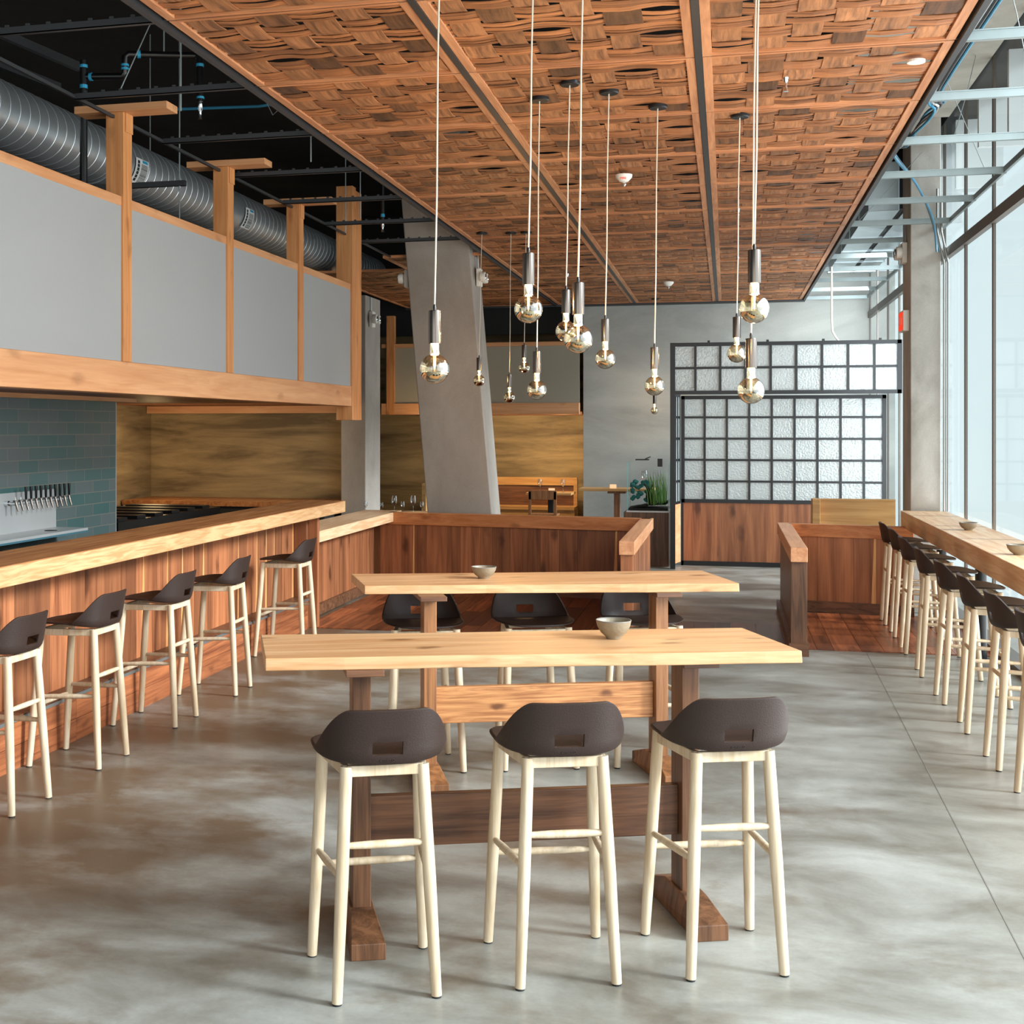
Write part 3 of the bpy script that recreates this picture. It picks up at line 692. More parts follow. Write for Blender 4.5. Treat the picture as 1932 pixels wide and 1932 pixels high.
bb = thing('bench_back', 'pale plywood bench back rising behind the low redwood wall', 'bench', (1.3, 14.5, 0))
M().box(-.34, .42, -.02, .02, .3, .99).build('panel', PLYX, bb); M().box(-.42, -.34, -.12, .10, .3, 1.0).build('end_post', PLYX, bb, bevel=.004)
M().box(-.36, .42, -.03, .05, .985, 1.0).build('top_edge', PLYX, bb); M().box(-.34, .42, .05, .5, .38, .43).build('seat', PLYX, bb)
M().box(-.34, .42, .05, .1, .0, .38).build('seat_front', PLYX, bb)

# ------------------------------------------------------------------ grid screens
def grid(m, x0, x1, z0, z1, y, xs, zs, t=.028, d=.04, edge=.045):
    m.box(x0, x1, y - d, y + d, z1 - edge, z1); m.box(x0, x1, y - d, y + d, z0, z0 + edge)
    m.box(x0, x0 + edge, y - d, y + d, z0, z1); m.box(x1 - edge, x1, y - d, y + d, z0, z1)
    for x in xs: m.box(x - t / 2, x + t / 2, y - d * .7, y + d * .7, z0, z1)
    for z in zs: m.box(x0, x1, y - d * .65, y + d * .65, z - t / 2, z + t / 2)
hs = thing('grid_screen', 'black steel grid transom with two rows of hammered glass above the partition', 'glass screen', (-.68, 16.48, 0))
m = M(); xs = [.305 + .299 * i for i in range(9)]; grid(m, 0, 2.70, 2.165, 2.805, 0, xs, [2.492])
m.build('steel_frame', PLUM, hs); M().box(.03, 2.68, -.006, .006, 2.19, 2.78).build('glass', FROST, hs)
M().box(-.0, .06, -.05, .05, 0, 2.80).build('post', PLUM, hs)
m = M()
for x in (.45, 1.15, 1.8, 2.45): m.box(x, x + .03, -.02, .02, 2.805, 2.83)
m.build('hanger_clip', PLUM, hs)
gp = thing('glazed_partition', 'black steel grid partition of hammered glass over a redwood dado', 'partition', (-.565, 16.97, 0))
m = M(); xs = [.274 * i + .02 for i in range(1, 9)]; grid(m, 0, 2.47, .80, 2.16, 0, xs, [1.075, 1.345, 1.615, 1.885], t=.026)
m.build('steel_frame', PLUM, gp); M().box(.03, 2.44, -.006, .006, .82, 2.14).build('glass', FROST, gp)
m = M(); x = 0.02; r_ = random.Random(8)
while x < 2.45: 
    wd = min(r_.uniform(.2, .34), 2.45 - x); m.box(x, x + wd - .001, -.03, .0, .06, .80, r_.uniform(-.6, .0)); x += wd
m.build('dado_planks', REDZ, gp); M().box(0, 2.47, -.04, .04, 0, .06).build('base_rail', BLACKM, gp); M().box(0, .03, -.04, .04, 0, .8).build('corner_post', PLUM, gp)
# side return
sr = thing('glazed_return', 'narrow black grid return joining the transom post to the partition', 'partition', (-.655, 16.555, 0))
m = M(); d = Vector((.07, .36))
for z in (.80, 1.075, 1.345, 1.615, 1.885, 2.16): m.wall((0, 0), d, .03, z - .014, z + .014)
for q in (0, .33, .66, 1): m.wall(d * q * .97, d * (q * .97 + .03), .03, .8, 2.16)
m.build('steel_frame', PLUM, sr); M().wall((0.0, 0), d, .008, .82, 2.15).build('glass', FROST, sr); M().wall((0, 0), d, .03, 0.05, .79, .5).build('dado_panel', CAPY, sr)

# ------------------------------------------------------------------ stools
def stool_shell():
    n = 96; A, Bx = .212, .192
    def outline(a):   # a = 0 at the rear, grows round
        sx = math.sin(a); cy = -math.cos(a); e = 2 / 2.7
        return Vector((A * math.copysign(abs(sx) ** e, sx), Bx * math.copysign(abs(cy) ** e, cy)))
    def h(a):
        a = abs((a + PI) % (2 * PI) - PI); t = (a - .42) / (1.55 - .42); t = max(0, min(1, t)); t = t * t * (3 - 2 * t)
        return .156 * (1 - t) + .002
    rad = [.0, .2, .4, .6, .76, .88, .95, 1.0]
    def zpan(r, a): 
        p = outline(a) * r; front = max(0, p.y / Bx)
        return .752 - .010 * (1 - r ** 2) - .016 * front ** 3 - .024 * (1 - min(1, (abs((a + PI) % (2 * PI) - PI) / 1.5)) ** 1.6) * r ** 1.5
    wl = [.04, .10, .17, .25, .33, .41, .55, .68, .8, .9, .97, 1.0]
    V = []; F = []; idx = {}
    # angles: denser at the slot edges
    angs = [i * 2 * PI / n for i in range(n)]
    ns = len(rad) - 1 + len(wl)
    V.append((0, 0, zpan(0, 0)))
    for i, a in enumerate(angs):
        for j, r in enumerate(rad[1:]):
            p = outline(a) * r * .965; V.append((p.x, p.y, zpan(r, a)))
        H_ = h(a)
        for w_ in wl:
            p = outline(a); lean = .030 * w_ ** 1.2 * (H_ / .156); fill = .965 + .035 * min(1, w_ * 5 * (H_ / .156) + .2)
            nrm = p.normalized(); q = p * fill + Vector((nrm.x * lean * .2, -lean * abs(math.cos(a))))
            zp = zpan(1, a); zt_ = .742 + H_ * .97 + .004 * math.cos(a) * (H_ / .156); zt_ = max(zt_, zp + .002)
            V.append((q.x, q.y, zp + (zt_ - zp) * w_))
    def slot(i, k):
        a = (angs[i] + angs[(i + 1) % n]) / 2 if i < n - 1 else (angs[i] + 2 * PI) / 2
        p = outline(a if i < n - 1 else 2 * PI - PI / n)
        return p.y < -.1 and abs(p.x) < .047 and 2 <= k <= 4
    for i in range(n):
        j = (i + 1) % n; a0, b0 = 1 + i * ns, 1 + j * ns
        F.append((0, a0, b0))
        for q in range(ns - 1):
            kq = q - (len(rad) - 2) - 1
            if slot(i, kq): continue
            F.append((a0 + q, a0 + q + 1, b0 + q + 1, b0 + q))
    return V, F
def make_stool():
    t = thing('bar_stool', '', 'bar stool')
    V, F = stool_shell(); m = M(); m.v = V; m.f = F; m.t = [0] * len(F)
    o = m.build('seat_shell', SHELL, t, True)
    for p in o.data.polygons: p.use_smooth = True
    try: o.data.set_sharp_from_angle(angle=R(75))
    except Exception: pass
    md = o.modifiers.new('thick', 'SOLIDIFY'); md.thickness = .009; md.offset = 0
    md = o.modifiers.new('soft', 'BEVEL'); md.width = .002; md.segments = 2; md.limit_method = 'ANGLE'; md.angle_limit = R(50)
    feet = {'rear_left': ((-.155, -.19), (-.120, -.145)), 'rear_right': ((.155, -.19), (.120, -.145)),
            'front_left': ((-.188, .19), (-.158, .135)), 'front_right': ((.188, .19), (.158, .135))}
    P = {}
    for nm, (f, u) in feet.items():
        zt = .714 if 'rear' in nm else .722
        a, b = Vector((f[0], f[1], .006)), Vector((u[0], u[1], zt)); P[nm] = (a, b)
        lg = M().path([a, a.lerp(b, .5), b], [.0165, .0205, .0195], 16).build('leg', ASH, t, True)
        M().tube((a.x, a.y, 0), (a.x, a.y, .007), .0145, n=14).build('glide', RUBBER, lg)
    at = lambda nm, z: P[nm][0].lerp(P[nm][1], z / .72)
    for (p, q, z0, z1) in (('rear_left', 'rear_right', .475, .475), ('front_left', 'front_right', .31, .31), ('rear_left', 'front_left', .375, .36), ('rear_right', 'front_right', .375, .36)):
        a, b = at(p, z0), at(q, z1); pts = [a.lerp(b, s_) for s_ in (0, .1, .3, .5, .7, .9, 1)]
        M().path(pts, [.007, .0105, .0125, .013, .0125, .0105, .007], 12).build('stretcher', ASH, t, True)
    m = M(); c = [P[k_][1] for k_ in ('rear_left', 'rear_right', 'front_right', 'front_left')]
    for i in range(4):
        a, b = c[i], c[(i + 1) % 4]; m.wall((a.x, a.y), (b.x, b.y), .022, .682, .716)
    m.build('apron', ASH, t, bevel=.003)
    index(t); return t
ST0 = make_stool(); used = [False]
def stool(x, y, rz, label, group, mark=False):
    if used[0]: t = copy_tree(ST0)
    else: t = ST0; used[0] = True
    t.location = (x, y, 0.008 if (y > 10.9 and x > .5) else 0.0); t.rotation_euler.z = rz
    return tag(t, label, 'bar stool', group)
def stext(body, size, mat, parent, loc, rot, name='lettering', ext=.0008):
    cu = bpy.data.curves.new(name, 'FONT'); cu.body = body; cu.size = size; cu.extrude = ext; cu.align_x = 'CENTER'; cu.align_y = 'CENTER'
    cu.materials.append(mat); tmp = bpy.data.objects.new('tmp', cu); C.objects.link(tmp)
    me = bpy.data.meshes.new_from_object(tmp.evaluated_get(bpy.context.evaluated_depsgraph_get()))
    bpy.data.objects.remove(tmp); me.name = name
    o = bpy.data.objects.new(name, me); C.objects.link(o); o.parent = parent; o.location = loc; o.rotation_euler = rot
    return o
g = 'bar stools along the left bar'
for x, y, rz, lab in [(-3.315, 5.42, 88, 'nearest of five, cut by the photo edge'), (-3.315, 6.245, 89, 'second nearest of the five'), (-3.32, 7.20, 90, 'third of the five, in the middle'),
                      (-3.315, 8.12, 93, 'fourth of the five'), (-3.32, 9.57, 90, 'farthest, next to the end panel')]:
    stool(x, y, R(rz), 'brown bar stool at the left bar, ' + lab, g)
g = 'bar stools along the window counter'
for x, y, rz, lab in [(1.548, 6.63, -90, 'nearest, cut by the right photo edge'), (1.538, 7.34, -89, 'second nearest'), (1.533, 8.156, -92, 'third nearest'), (1.525, 8.967, -89, 'fourth nearest'),
                      (1.525, 9.89, -92, 'fourth from the column'), (1.535, 10.847, -90, 'third from the column'), (1.548, 11.626, -91, 'second from the column'), (1.55, 12.33, -90, 'farthest, next to the concrete column')]:
    stool(x, y, R(rz), 'brown bar stool at the window counter, ' + lab, g)
g = 'bar stools at the near table'
for (a, b), rz, lab in [(((-1.002, 3.848), (-1.176, 4.203)), 24.5, 'left of the three'), (((-.473, 4.082), (-.624, 4.445)), 20.5, 'middle of the three'), (((.038, 4.285), (-.102, 4.638)), 20.5, 'right of the three')]:
    cxx, cyy = (a[0] + b[0]) / 2, (a[1] + b[1]) / 2
    t = stool(cxx, cyy, R(rz), 'brown bar stool seen from behind at the near table, ' + lab, g)
    sh_ = [c_ for c_ in t.children if c_.name.startswith('seat_shell')][0]
    stext('emeco', .017, SHELL, sh_, (0, -.1945, .741), (R(90), 0, 0), 'embossed_lettering', .0022)
g = 'bar stools at the far table'
for (a, b), rz, lab in [(((-1.479, 6.421), (-1.60, 6.802)), 199, 'left of the three'), (((-.925, 6.633), (-1.06, 6.99)), 201, 'middle of the three'), (((-.372, 6.83), (-.50, 7.19)), 200, 'right of the three')]:
    stool((a[0] + b[0]) / 2, (a[1] + b[1]) / 2, R(rz), 'brown bar stool facing the camera behind the far table, ' + lab, g)

# ------------------------------------------------------------------ tables
def table(label, cx_, cy_, rz, corners, walnut, g):
    """origin midway between the two posts"""
    t = thing('bar_table', label, 'table', (cx_, cy_, 0), rz, g)
    inv = Matrix.Rotation(-rz, 2)
    P = [inv @ (Vector(c_) - Vector((cx_, cy_))) for c_ in corners]      # BL, FL, FR, BR
    bl, fl, fr, br = P; m = M(); n = 28; r = random.Random(int(cx_ * 100)); zt, zb = .98, .938
    ring = []
    for i in range(n + 1):
        s_ = i / n; f_ = fl.lerp(fr, s_); b_ = bl.lerp(br, s_); wv = .005 * math.sin(s_ * 9 + cx_ * 3) + r.uniform(-.0012, .0012); wb = .006 * math.sin(s_ * 7 + 2)
        ring.append([(f_.x, f_.y + wv, zt), (b_.x, b_.y + wb, zt), (b_.x, b_.y + wb - .004, zb), (f_.x, f_.y + wv - .004 + .003 * math.sin(s_ * 23), zb)])
    k = 0
    for q in ring: m.v += q
    for i in range(n):
        for a_, b_ in ((0, 1), (1, 2), (2, 3), (3, 0)):
            m.f.append((i * 4 + a_, i * 4 + b_, i * 4 + 4 + b_, i * 4 + 4 + a_)); m.t.append(0)
    for z_ in (0, n * 4): m.f.append((z_, z_ + 1, z_ + 2, z_ + 3)); m.t.append(0)
    m.build('tabletop', PINE, t, bevel=.003)
    for s_ in (-1, 1):
        x = s_ * .592
        M().box(x - .032, x + .032, -.058, .058, .085, .918).build('post', WALNUTZ if walnut else OAKZ, t, bevel=.003)
        M().box(x - .065, x + .065, -.17, .17, .916, .938).build('top_plate', WALNUT, t, bevel=.002)
        m = M(); prof = [(-.27, 0), (.25, 0), (.25, .055), (.10, .10), (-.10, .10), (-.27, .055)]
        w0, w1 = .058, .042
        k = 0
        for sg in (-1, 1): m.v += [(x + sg * (w0 if z < .06 else w1), y, z) for y, z in prof]
        m.f = [tuple(range(6)), tuple(reversed(range(6, 12)))] + [(i, (i + 1) % 6, (i + 1) % 6 + 6, i + 6) for i in range(6)]; m.t = [0] * 8
        m.build('foot', WALNUTZ if walnut else OAKZ, t, bevel=.003)
    M().box(-.56, .56, -.02, .02, .29, .47).build('stretcher', WALNUT if walnut else OAKX, t, bevel=.004)
    return t
c1 = [(-1.697, 4.601), (-1.511, 4.14), (.256, 4.731), (.059, 5.22)]
c2 = [(-1.935, 6.628), (-1.73, 6.156), (.061, 6.703), (-.129, 7.254)]
def wxy(x, d): c_, s_ = math.cos(YAW), math.sin(YAW); return (x * c_ - d * s_, x * s_ + d * c_)
p1 = wxy(.437, 4.63); p2 = wxy(.714, 6.53)
table('near bar-height table with a pale pine slab top and dark walnut trestle base', p1[0], p1[1], YAW + R(7.8), c1, True, None)
table('far bar-height table with a pale pine slab top and knotty oak trestle base', p2[0], p2[1], YAW + R(7.8), c2, False, None)

# bowls ---------------------------------------------------------------
def bowl(x, y, z, r, h, label):
    b = thing('bowl', label, 'bowl', (x, y, z), 0, 'stoneware bowls')
    pr = [(0, .004), (r * .42, 0), (r * .45, .006), (r * .72, h * .32), (r * .93, h * .68), (r, h), (r * .965, h), (r * .88, h * .66), (r * .66, h * .34), (r * .3, .014), (0, .012)]
    M().lathe(pr, (0, 0, 0), 40).build('body', CLAY, b, True)
    M().lathe([(r * 1.003, h * .96), (r * 1.003, h * 1.01), (r * .955, h * 1.01), (r * .955, h * .96)], (0, 0, 0), 40).build('glazed_rim', CLAYD, b, True)
bowl(-.405, 4.84, .981, .065, .068, 'grey stoneware bowl on the near table')
bowl(-1.215, 6.60, .981, .065, .060, 'grey stoneware bowl on the far table')
bowl(1.80, 10.72, .971, .068, .058, 'small stoneware bowl on the window counter, the farther of two')
bowl(1.755, 8.72, .971, .072, .062, 'stoneware bowl on the window counter at the right photo edge')

# ------------------------------------------------------------------ pendant lamps
def make_pendant():
    """origin at the bulb's centre; canopy and cord are fitted per lamp"""
    t = thing('pendant_lamp', '', 'pendant lamp')
    M().lathe([(0, .225), (.006, .225), (.007, .24), (.004, .25), (0, .25)], (0, 0, -.0), 12).build('strain_relief', BLACKP, t, True)
    M().lathe([(0, .226), (.0235, .226), (.0245, .222), (.0245, .098), (.0225, .098), (.0225, .21), (0, .21)], (0, 0, 0), 28).build('socket', SOCK, t, True)
    pr = []; r = .0575
    for i in range(0, 25):
        a = -PI / 2 + (PI / 2 + R(68)) * i / 24; pr.append((r * math.cos(a), r * math.sin(a)))
    pr += [(.0195, .058), (.0185, .066), (.0185, .10)]
    b = M().lathe(pr, (0, 0, 0), 36).build('bulb', BULBG, t, True)
    cap = []; r = .0568
    for i in range(0, 13):
        a = -PI / 2 + R(76) * i / 12; cap.append((r * math.cos(a), r * math.sin(a)))
    M().lathe(cap, (0, 0, 0), 36).build('mirrored_base', CHROME, b, True)
    M().path([(0, 0, .099), (0, 0, .088), (0, 0, .066)], [.015, .010, .004], 10).build('stem', FILA, b, True)
    m = M()
    for q in range(4):
        a = q * PI / 2 + .4; m.path([(0, 0, .075), (.005 * math.cos(a), .005 * math.sin(a), .05), (.003 * math.cos(a), .003 * math.sin(a), .01), (0, 0, -.004)], .0009, 6)
    m.build('filament', FILA, b, True)
    index(t); return t
PD0 = make_pendant(); first = True
pend = [(-1.098, 4.912, 1.986, None, 'large in front, leftmost of all, by the near table'),
        (-.78, 5.233, 2.239, None, 'upper left of the near cluster'),
        (-.579, 5.233, 2.114, None, 'middle of the near cluster, overlapping a smaller one'),
        (-.856, 7.138, 2.287, (-.842, 7.194), 'partly hidden behind the middle near lamp'),
        (-.672, 7.474, 2.150, (-.648, 7.43), 'just right of the middle near lamp'),
        (-1.08, 7.579, 1.978, (-1.053, 7.5), 'hanging low below the upper left near lamp'),
        (-.41, 7.746, 2.002, (-.397, 7.844), 'hanging alone before the grey concrete wall'),
        (-1.039, 19.6, 2.006, (-1.03, 19.6), 'tiny and far, right beneath the lone lamp at the concrete wall'),
        (.104, 5.211, 2.220, None, 'upper right, largest one before the glass screen'),
        (.061, 8.312, 2.217, (.078, 8.2), 'small one left of the upper right lamp'),
        (.103, 5.833, 1.919, None, 'lowest on the right, in front of the grid glass'),
        (-2.369, 12.608, 2.220, (-2.33, 12.55), 'small and far, in front of the leaning column'),
        (-2.079, 12.68, 2.053, (-2.05, 12.6), 'small and far, lowest beside the leaning column'),
        (-1.937, 12.716, 2.345, (-1.9, 12.6), 'small and far, upper right of the leaning column')]
for i, (x, y, z, can, lab) in enumerate(pend):
    t = PD0 if first else copy_tree(PD0); first = False
    t.location = (x, y, z)
    tag(t, 'globe bulb pendant, ' + lab, 'pendant lamp', 'globe bulb pendants')
    L = 3.67 - z
    dx, dy = (can[0] - x, can[1] - y) if can else (.021, .005)
    pts = [(0, 0, .245), (dx * .3 + .002, dy * .3, .245 + (L - .245) * .3), (dx * .65 - .002, dy * .65, .245 + (L - .245) * .65), (dx, dy, L)]
    M().path(pts, .0036 if y < 9 else .003, 8).build('cord', CORDM, t, True)
    M().lathe([(0, -.02), (.05, -.02), (.056, -.014), (.056, 0), (0, 0)], (dx, dy, L), 24).build('canopy', BLACKM, t, True)
    point('lamp_glow', (0, 0, .04), 12.0 if y < 9 else 8.0, (1, .66, .36), .02, t)

# ------------------------------------------------------------------ ducts and services
duct = thing('spiral_duct', 'large shiny galvanised spiral duct above the bar soffit', 'duct', (-5.0, 3.0, 3.97))
m = M(); n = 72; r0 = .235; y = 0; prof = []
while y < 15:
    prof += [(y, r0), (y + .122, r0), (y + .124, r0 + .0022), (y + .127, r0 + .0022), (y + .13, r0)]; y += .13
kx = len(m.v)
for yy, rr in prof:
    for j in range(n):
        a = 2 * PI * j / n; m.v.append((rr * math.cos(a), yy + .06 * math.cos(a), rr * math.sin(a)))
for i in range(len(prof) - 1):
    for j in range(n):
        q = (j + 1) % n; m.f.append((i * n + j, i * n + q, (i + 1) * n + q, (i + 1) * n + j)); m.t.append(0)
m.build('spiral_tube', DUCTM, duct, True).data.set_sharp_from_angle(angle=R(9))
for yy in (4.15, 6.75, 9.25):
    M().path([(0, yy - .16, 0), (0, yy + .16, 0)], r0 + .006, 48).build('joint_collar', DUCTM, duct, True)
rl = random.Random(2)
for yy in (4.45, 7.02, 9.55):
    a0, a1 = R(-42), R(8); m = M(); nn = 8
    for i in range(nn):
        b0, b1 = a0 + (a1 - a0) * i / nn, a0 + (a1 - a0) * (i + 1) / nn; rr = r0 + .012
        m.quad([(rr * math.cos(b0), yy - .10, rr * math.sin(b0)), (rr * math.cos(b0), yy + .14, rr * math.sin(b0)), (rr * math.cos(b1), yy + .14, rr * math.sin(b1)), (rr * math.cos(b1), yy - .10, rr * math.sin(b1))])
    lb = m.build('label_sheet', PAPER, duct); m = M(); rr = r0 + .0135
    for (ya, yb, t0_, t1_) in ((-.07, -.03, .08, .92),):
        for q in range(6):
            s0 = t0_ + (t1_ - t0_) * q / 6 + .01; s1 = s0 + .12; b0, b1 = a0 + (a1 - a0) * s0, a0 + (a1 - a0) * s1
            m.quad([(rr * math.cos(b0), yy + ya, rr * math.sin(b0)), (rr * math.cos(b0), yy + yb, rr * math.sin(b0)), (rr * math.cos(b1), yy + yb, rr * math.sin(b1)), (rr * math.cos(b1), yy + ya, rr * math.sin(b1))])
    s_ = .06
    while s_ < .8:
        wd = rl.choice([.006, .012, .018]); b0, b1 = a0 + (a1 - a0) * s_, a0 + (a1 - a0) * (s_ + wd)
        m.quad([(rr * math.cos(b0), yy - .0, rr * math.sin(b0)), (rr * math.cos(b0), yy + .12, rr * math.sin(b0)), (rr * math.cos(b1), yy + .12, rr * math.sin(b1)), (rr * math.cos(b1), yy - .0, rr * math.sin(b1))]); s_ += wd + rl.choice([.008, .014])
    m.build('barcode', INK, lb)
    m = M(); b0, b1 = a0 + (a1 - a0) * .86, a0 + (a1 - a0) * .97
    m.quad([(rr * math.cos(b0), yy + .02, rr * math.sin(b0)), (rr * math.cos(b0), yy + .12, rr * math.sin(b0)), (rr * math.cos(b1), yy + .12, rr * math.sin(b1)), (rr * math.cos(b1), yy + .02, rr * math.sin(b1))]); m.build('blue_mark', BLUE, lb)

# threaded rods, struts and pipes over the bar
def rod(p0, p1, r, mat, label, name='threaded_rod', cat='rod', group='threaded rods over the bar'):
    return tag(M().tube(p0, p1, r, n=8).build(name, mat), label, cat, group)
for (x, y, z0, lab) in [(-4.62, 6.75, 3.45, 'before the duct at far left'), (-4.05, 9.2, 3.2, 'between the second and third soffit posts'), (-2.95, 9.05, 3.70, 'near the wooden ceiling edge'),
                        (-3.3, 11.6, 3.70, 'above the third cap board'), (-3.25, 7.4, 3.7, 'above the nearest cap board'), (-3.62, 12.2, 3.66, 'next to the end post'), (-4.9, 10.5, 3.9, 'above the far duct')]:
    rod((x, y, z0), (x, y, 5.2), .006, STUD, 'thin steel threaded rod hanging from the deck ' + lab)
for (x0, x1, y, z, lab) in [(-5.6, -4.58, 6.75, 3.68, 'under the duct at the left photo edge'), (-5.4, -4.0, 9.2, 3.62, 'under the duct in the middle'), ]:
    tag(M().box(x0, x1, y - .02, y + .02, z - .02, z + .02).build('strut_channel', STUDD), 'dark steel strut channel ' + lab, 'strut channel')
for (ya, yb, x, z, lab) in [(6.3, 8.6, -4.62, 4.35, 'upper'), (6.6, 8.9, -4.95, 4.30, 'lower')]:
    tag(M().wall((x - .25, ya), (x + .05, yb), .04, z, z + .06).build('strut_channel', STUDD), 'grey steel strut channel hanging at far left, the %s of two' % lab, 'strut channel')
pp = thing('sprinkler_pipe', 'black sprinkler pipe with blue-taped joints and a chrome head over the bar', 'pipe', (-3.9, 8.1, 4.13))
def P_(*q): return tuple(a_ - b_ for a_, b_ in zip(q, (-3.9, 8.1, 4.13)))
M().path([P_(-4.22, 8, 4.13), P_(-3.96, 8.05, 4.13), P_(-3.94, 8.05, 4.15), P_(-3.94, 8.05, 4.26), P_(-3.92, 8.06, 4.28), P_(-3.54, 8.3, 4.31), P_(-3.505, 8.3, 4.285), P_(-3.50, 8.3, 3.99)], .023, 12).build('pipe', BLACKP, pp, True)
M().path([P_(-4.22, 8, 4.24), P_(-4.22, 8, 3.2)], .026, 12).build('drop_pipe', BLACKP, pp, True)
M().path([P_(-3.72, 8.19, 4.30), P_(-3.72, 8.19, 5.19)], .006, 8).build('hanger_rod', STUD, pp, True)
for p, q in (((-4.22, 8, 4.19), (-4.22, 8, 4.21)), ((-4.22, 8, 4.05), (-4.22, 8, 4.075)), ((-4.18, 8.01, 4.13), (-4.16, 8.01, 4.13)), ((-3.94, 8.05, 4.17), (-3.94, 8.05, 4.185)), ((-3.94, 8.05, 4.195), (-3.94, 8.05, 4.21)), ((-3.87, 8.09, 4.284), (-3.85, 8.10, 4.286)), ((-3.503, 8.3, 4.23), (-3.503, 8.3, 4.25)), ((-3.50, 8.3, 4.01), (-3.50, 8.3, 4.025))):
    M().tube(P_(*p), P_(*q), .027, n=12).build('joint_tape', BLUE, pp)
M().path([P_(-3.5, 8.3, 3.99), P_(-3.5, 8.3, 3.94), P_(-3.5, 8.3, 3.92), P_(-3.5, 8.3, 3.87)], [.017, .017, .008, .014], 10).build('sprinkler_head', CHROME, pp, True)
tag(M().path([(-3.1, 7.3, 4.55), (-3.35, 7.2, 4.2), (-3.5, 7.05, 3.72)], .004, 6).build('hanger_wire', STUD), 'bright hanger wire slanting down to a dark stud at upper left', 'wire')
tag(M().path([(-2.95, 7.9, 4.0), (-2.85, 7.95, 3.78), (-2.75, 7.95, 3.86)], .003, 6).build('hanger_wire', STUD), 'short bent wire end beside the wooden ceiling edge', 'wire')
tag(M().path([(-4.5, 9.6, 4.30), (-3.6, 9.7, 4.30), (-2.6, 9.8, 4.40), (-2.35, 9.8, 4.5), (-2.3, 9.8, 5.2)], .012, 8).build('data_cable', WIREB), 'bundle of dark blue cable crossing above the cap boards', 'cable')
sp2 = thing('fire_sprinkler', 'small sprinkler head hanging in the dark left of the leaning column', 'sprinkler', (-3.35, 12.6, 3.75))
M().tube((0, 0, .06), (0, 0, 1.4), .018, n=10).build('drop_pipe', BLACKP, sp2, True)
M().path([(0, 0, .06), (0, 0, .03), (0, 0, 0), (0, 0, -.03)], [.016, .016, .008, .014], 10).build('head', CHROME, sp2, True)
M().tube((0, 0, .12), (0, 0, .15), .021, n=10).build('joint_tape', BLUE, sp2)

# sprinkler heads and detectors in the wooden ceiling
for (x, y, r, lab) in [(-.743, 9.787, .055, 'the nearer one, right of the pendant cords'), (-.732, 17.142, .06, 'the farther one, near the back wall')]:
    d = thing('ceiling_detector', 'white domed fire detector on the wooden ceiling, ' + lab, 'detector', (x, y, 3.64))
    M().lathe([(0, 0), (r * 1.15, 0), (r * 1.1, -.02), (r * .6, -.05), (r * .35, -.055), (0, -.055)], (0, 0, 0), 28).build('cover', WHITEP, d, True)
    M().lathe([(0, -.055), (.014, -.055), (.018, -.07), (.008, -.085), (0, -.085)], (0, 0, 0), 14).build('lens', CHROME, d, True)
    if y < 12: stext('FIRE', .024, EXITM, d, (0, -r * .93, -.034), (R(128), 0, 0), 'lettering', .0005)
for (x, y, lab) in [(.311, 7.314, 'beside the right pendant cords near the camera'), (.10, 11.6, 'halfway along behind the right pendant cords'), (.12, 14.9, 'far along near the right pendant'), (-1.9, 16.0, 'far left before the alcove')]:
    d = thing('fire_sprinkler', 'small chrome sprinkler head under the wooden ceiling, ' + lab, 'sprinkler', (x, y, 3.65), 0, 'ceiling sprinkler heads')
    M().path([(0, 0, 0), (0, 0, -.02), (0, 0, -.05), (0, 0, -.075)], [.016, .012, .006, .015], 10).build('head', CHROME, d, True)
tag(M().lathe([(0, 0), (.045, 0), (.045, -.012), (0, -.02)], (0, 0, 0), 20).build('cover_plate', WHITEP, loc=(.95, 7.15, 3.655)), 'round white cover plate near the window edge of the wooden ceiling', 'cover plate')

# emergency lights ------------------------------------------------------
def elight(loc, rz, label, side=1):
    e = thing('emergency_light', label, 'emergency light', loc, rz, 'white emergency lights')
    M().box(-.07, .07, 0, .05, -.10, .10).build('housing', WHITEP, e, bevel=.01)
    for s_ in (-1, 1):
        h_ = M().lathe([(0, 0), (.05, 0), (.06, .02), (.055, .06), (.0, .07)], (0, 0, 0), 20); h_.v = [(x + s_ * .075, .05 + z * .9, y) for x, y, z in h_.v]
        hd = h_.build('lamp_head', WHITEP, e, True)
        k_ = M().lathe([(0, 0), (.032, 0), (.026, .006), (0, .006)], (0, 0, 0), 18); k_.v = [(x + s_ * .075, .112 + z, y) for x, y, z in k_.v]; k_.build('lens', CHROME, hd, True)
    M().tube((0, .01, .10), (0, .01, .28), .009, n=8).build('conduit', CONDUIT, e, True)
    return e
elight((-2.69, 14.2, 3.42), R(-90), 'white twin-head emergency light on the right side of the leaning column')
elight((-3.45, 14.15, 3.42), R(90), 'white emergency light on the left side of the leaning column')
elight((-4.335, 15.7, 3.11), R(-90), 'white emergency light on the far column beyond the bar')
elight((1.688, 13.35, 3.44), R(90), 'white emergency light on the window column with a red indicator')
ex = thing('exit_sign', 'red-faced exit sign box projecting from the window column', 'exit sign', (1.69, 13.55, 2.78))
M().box(-.055, 0, -.36, -.06, -.10, .10).build('housing', WHITEP, ex, bevel=.005)
M().box(-.059, -.055, -.34, -.08, -.085, .085).build('red_face', EXITM, ex)
for q, ch in enumerate('EXIT'): stext(ch, .12, WHITEP, ex, (-.0600, -.13 - q * .055, 0), (R(90), 0, R(-90)), 'letter', .0006)
M().box(-.03, .0, -.06, -.02, -.03, .03).build('bracket', GALV, ex)

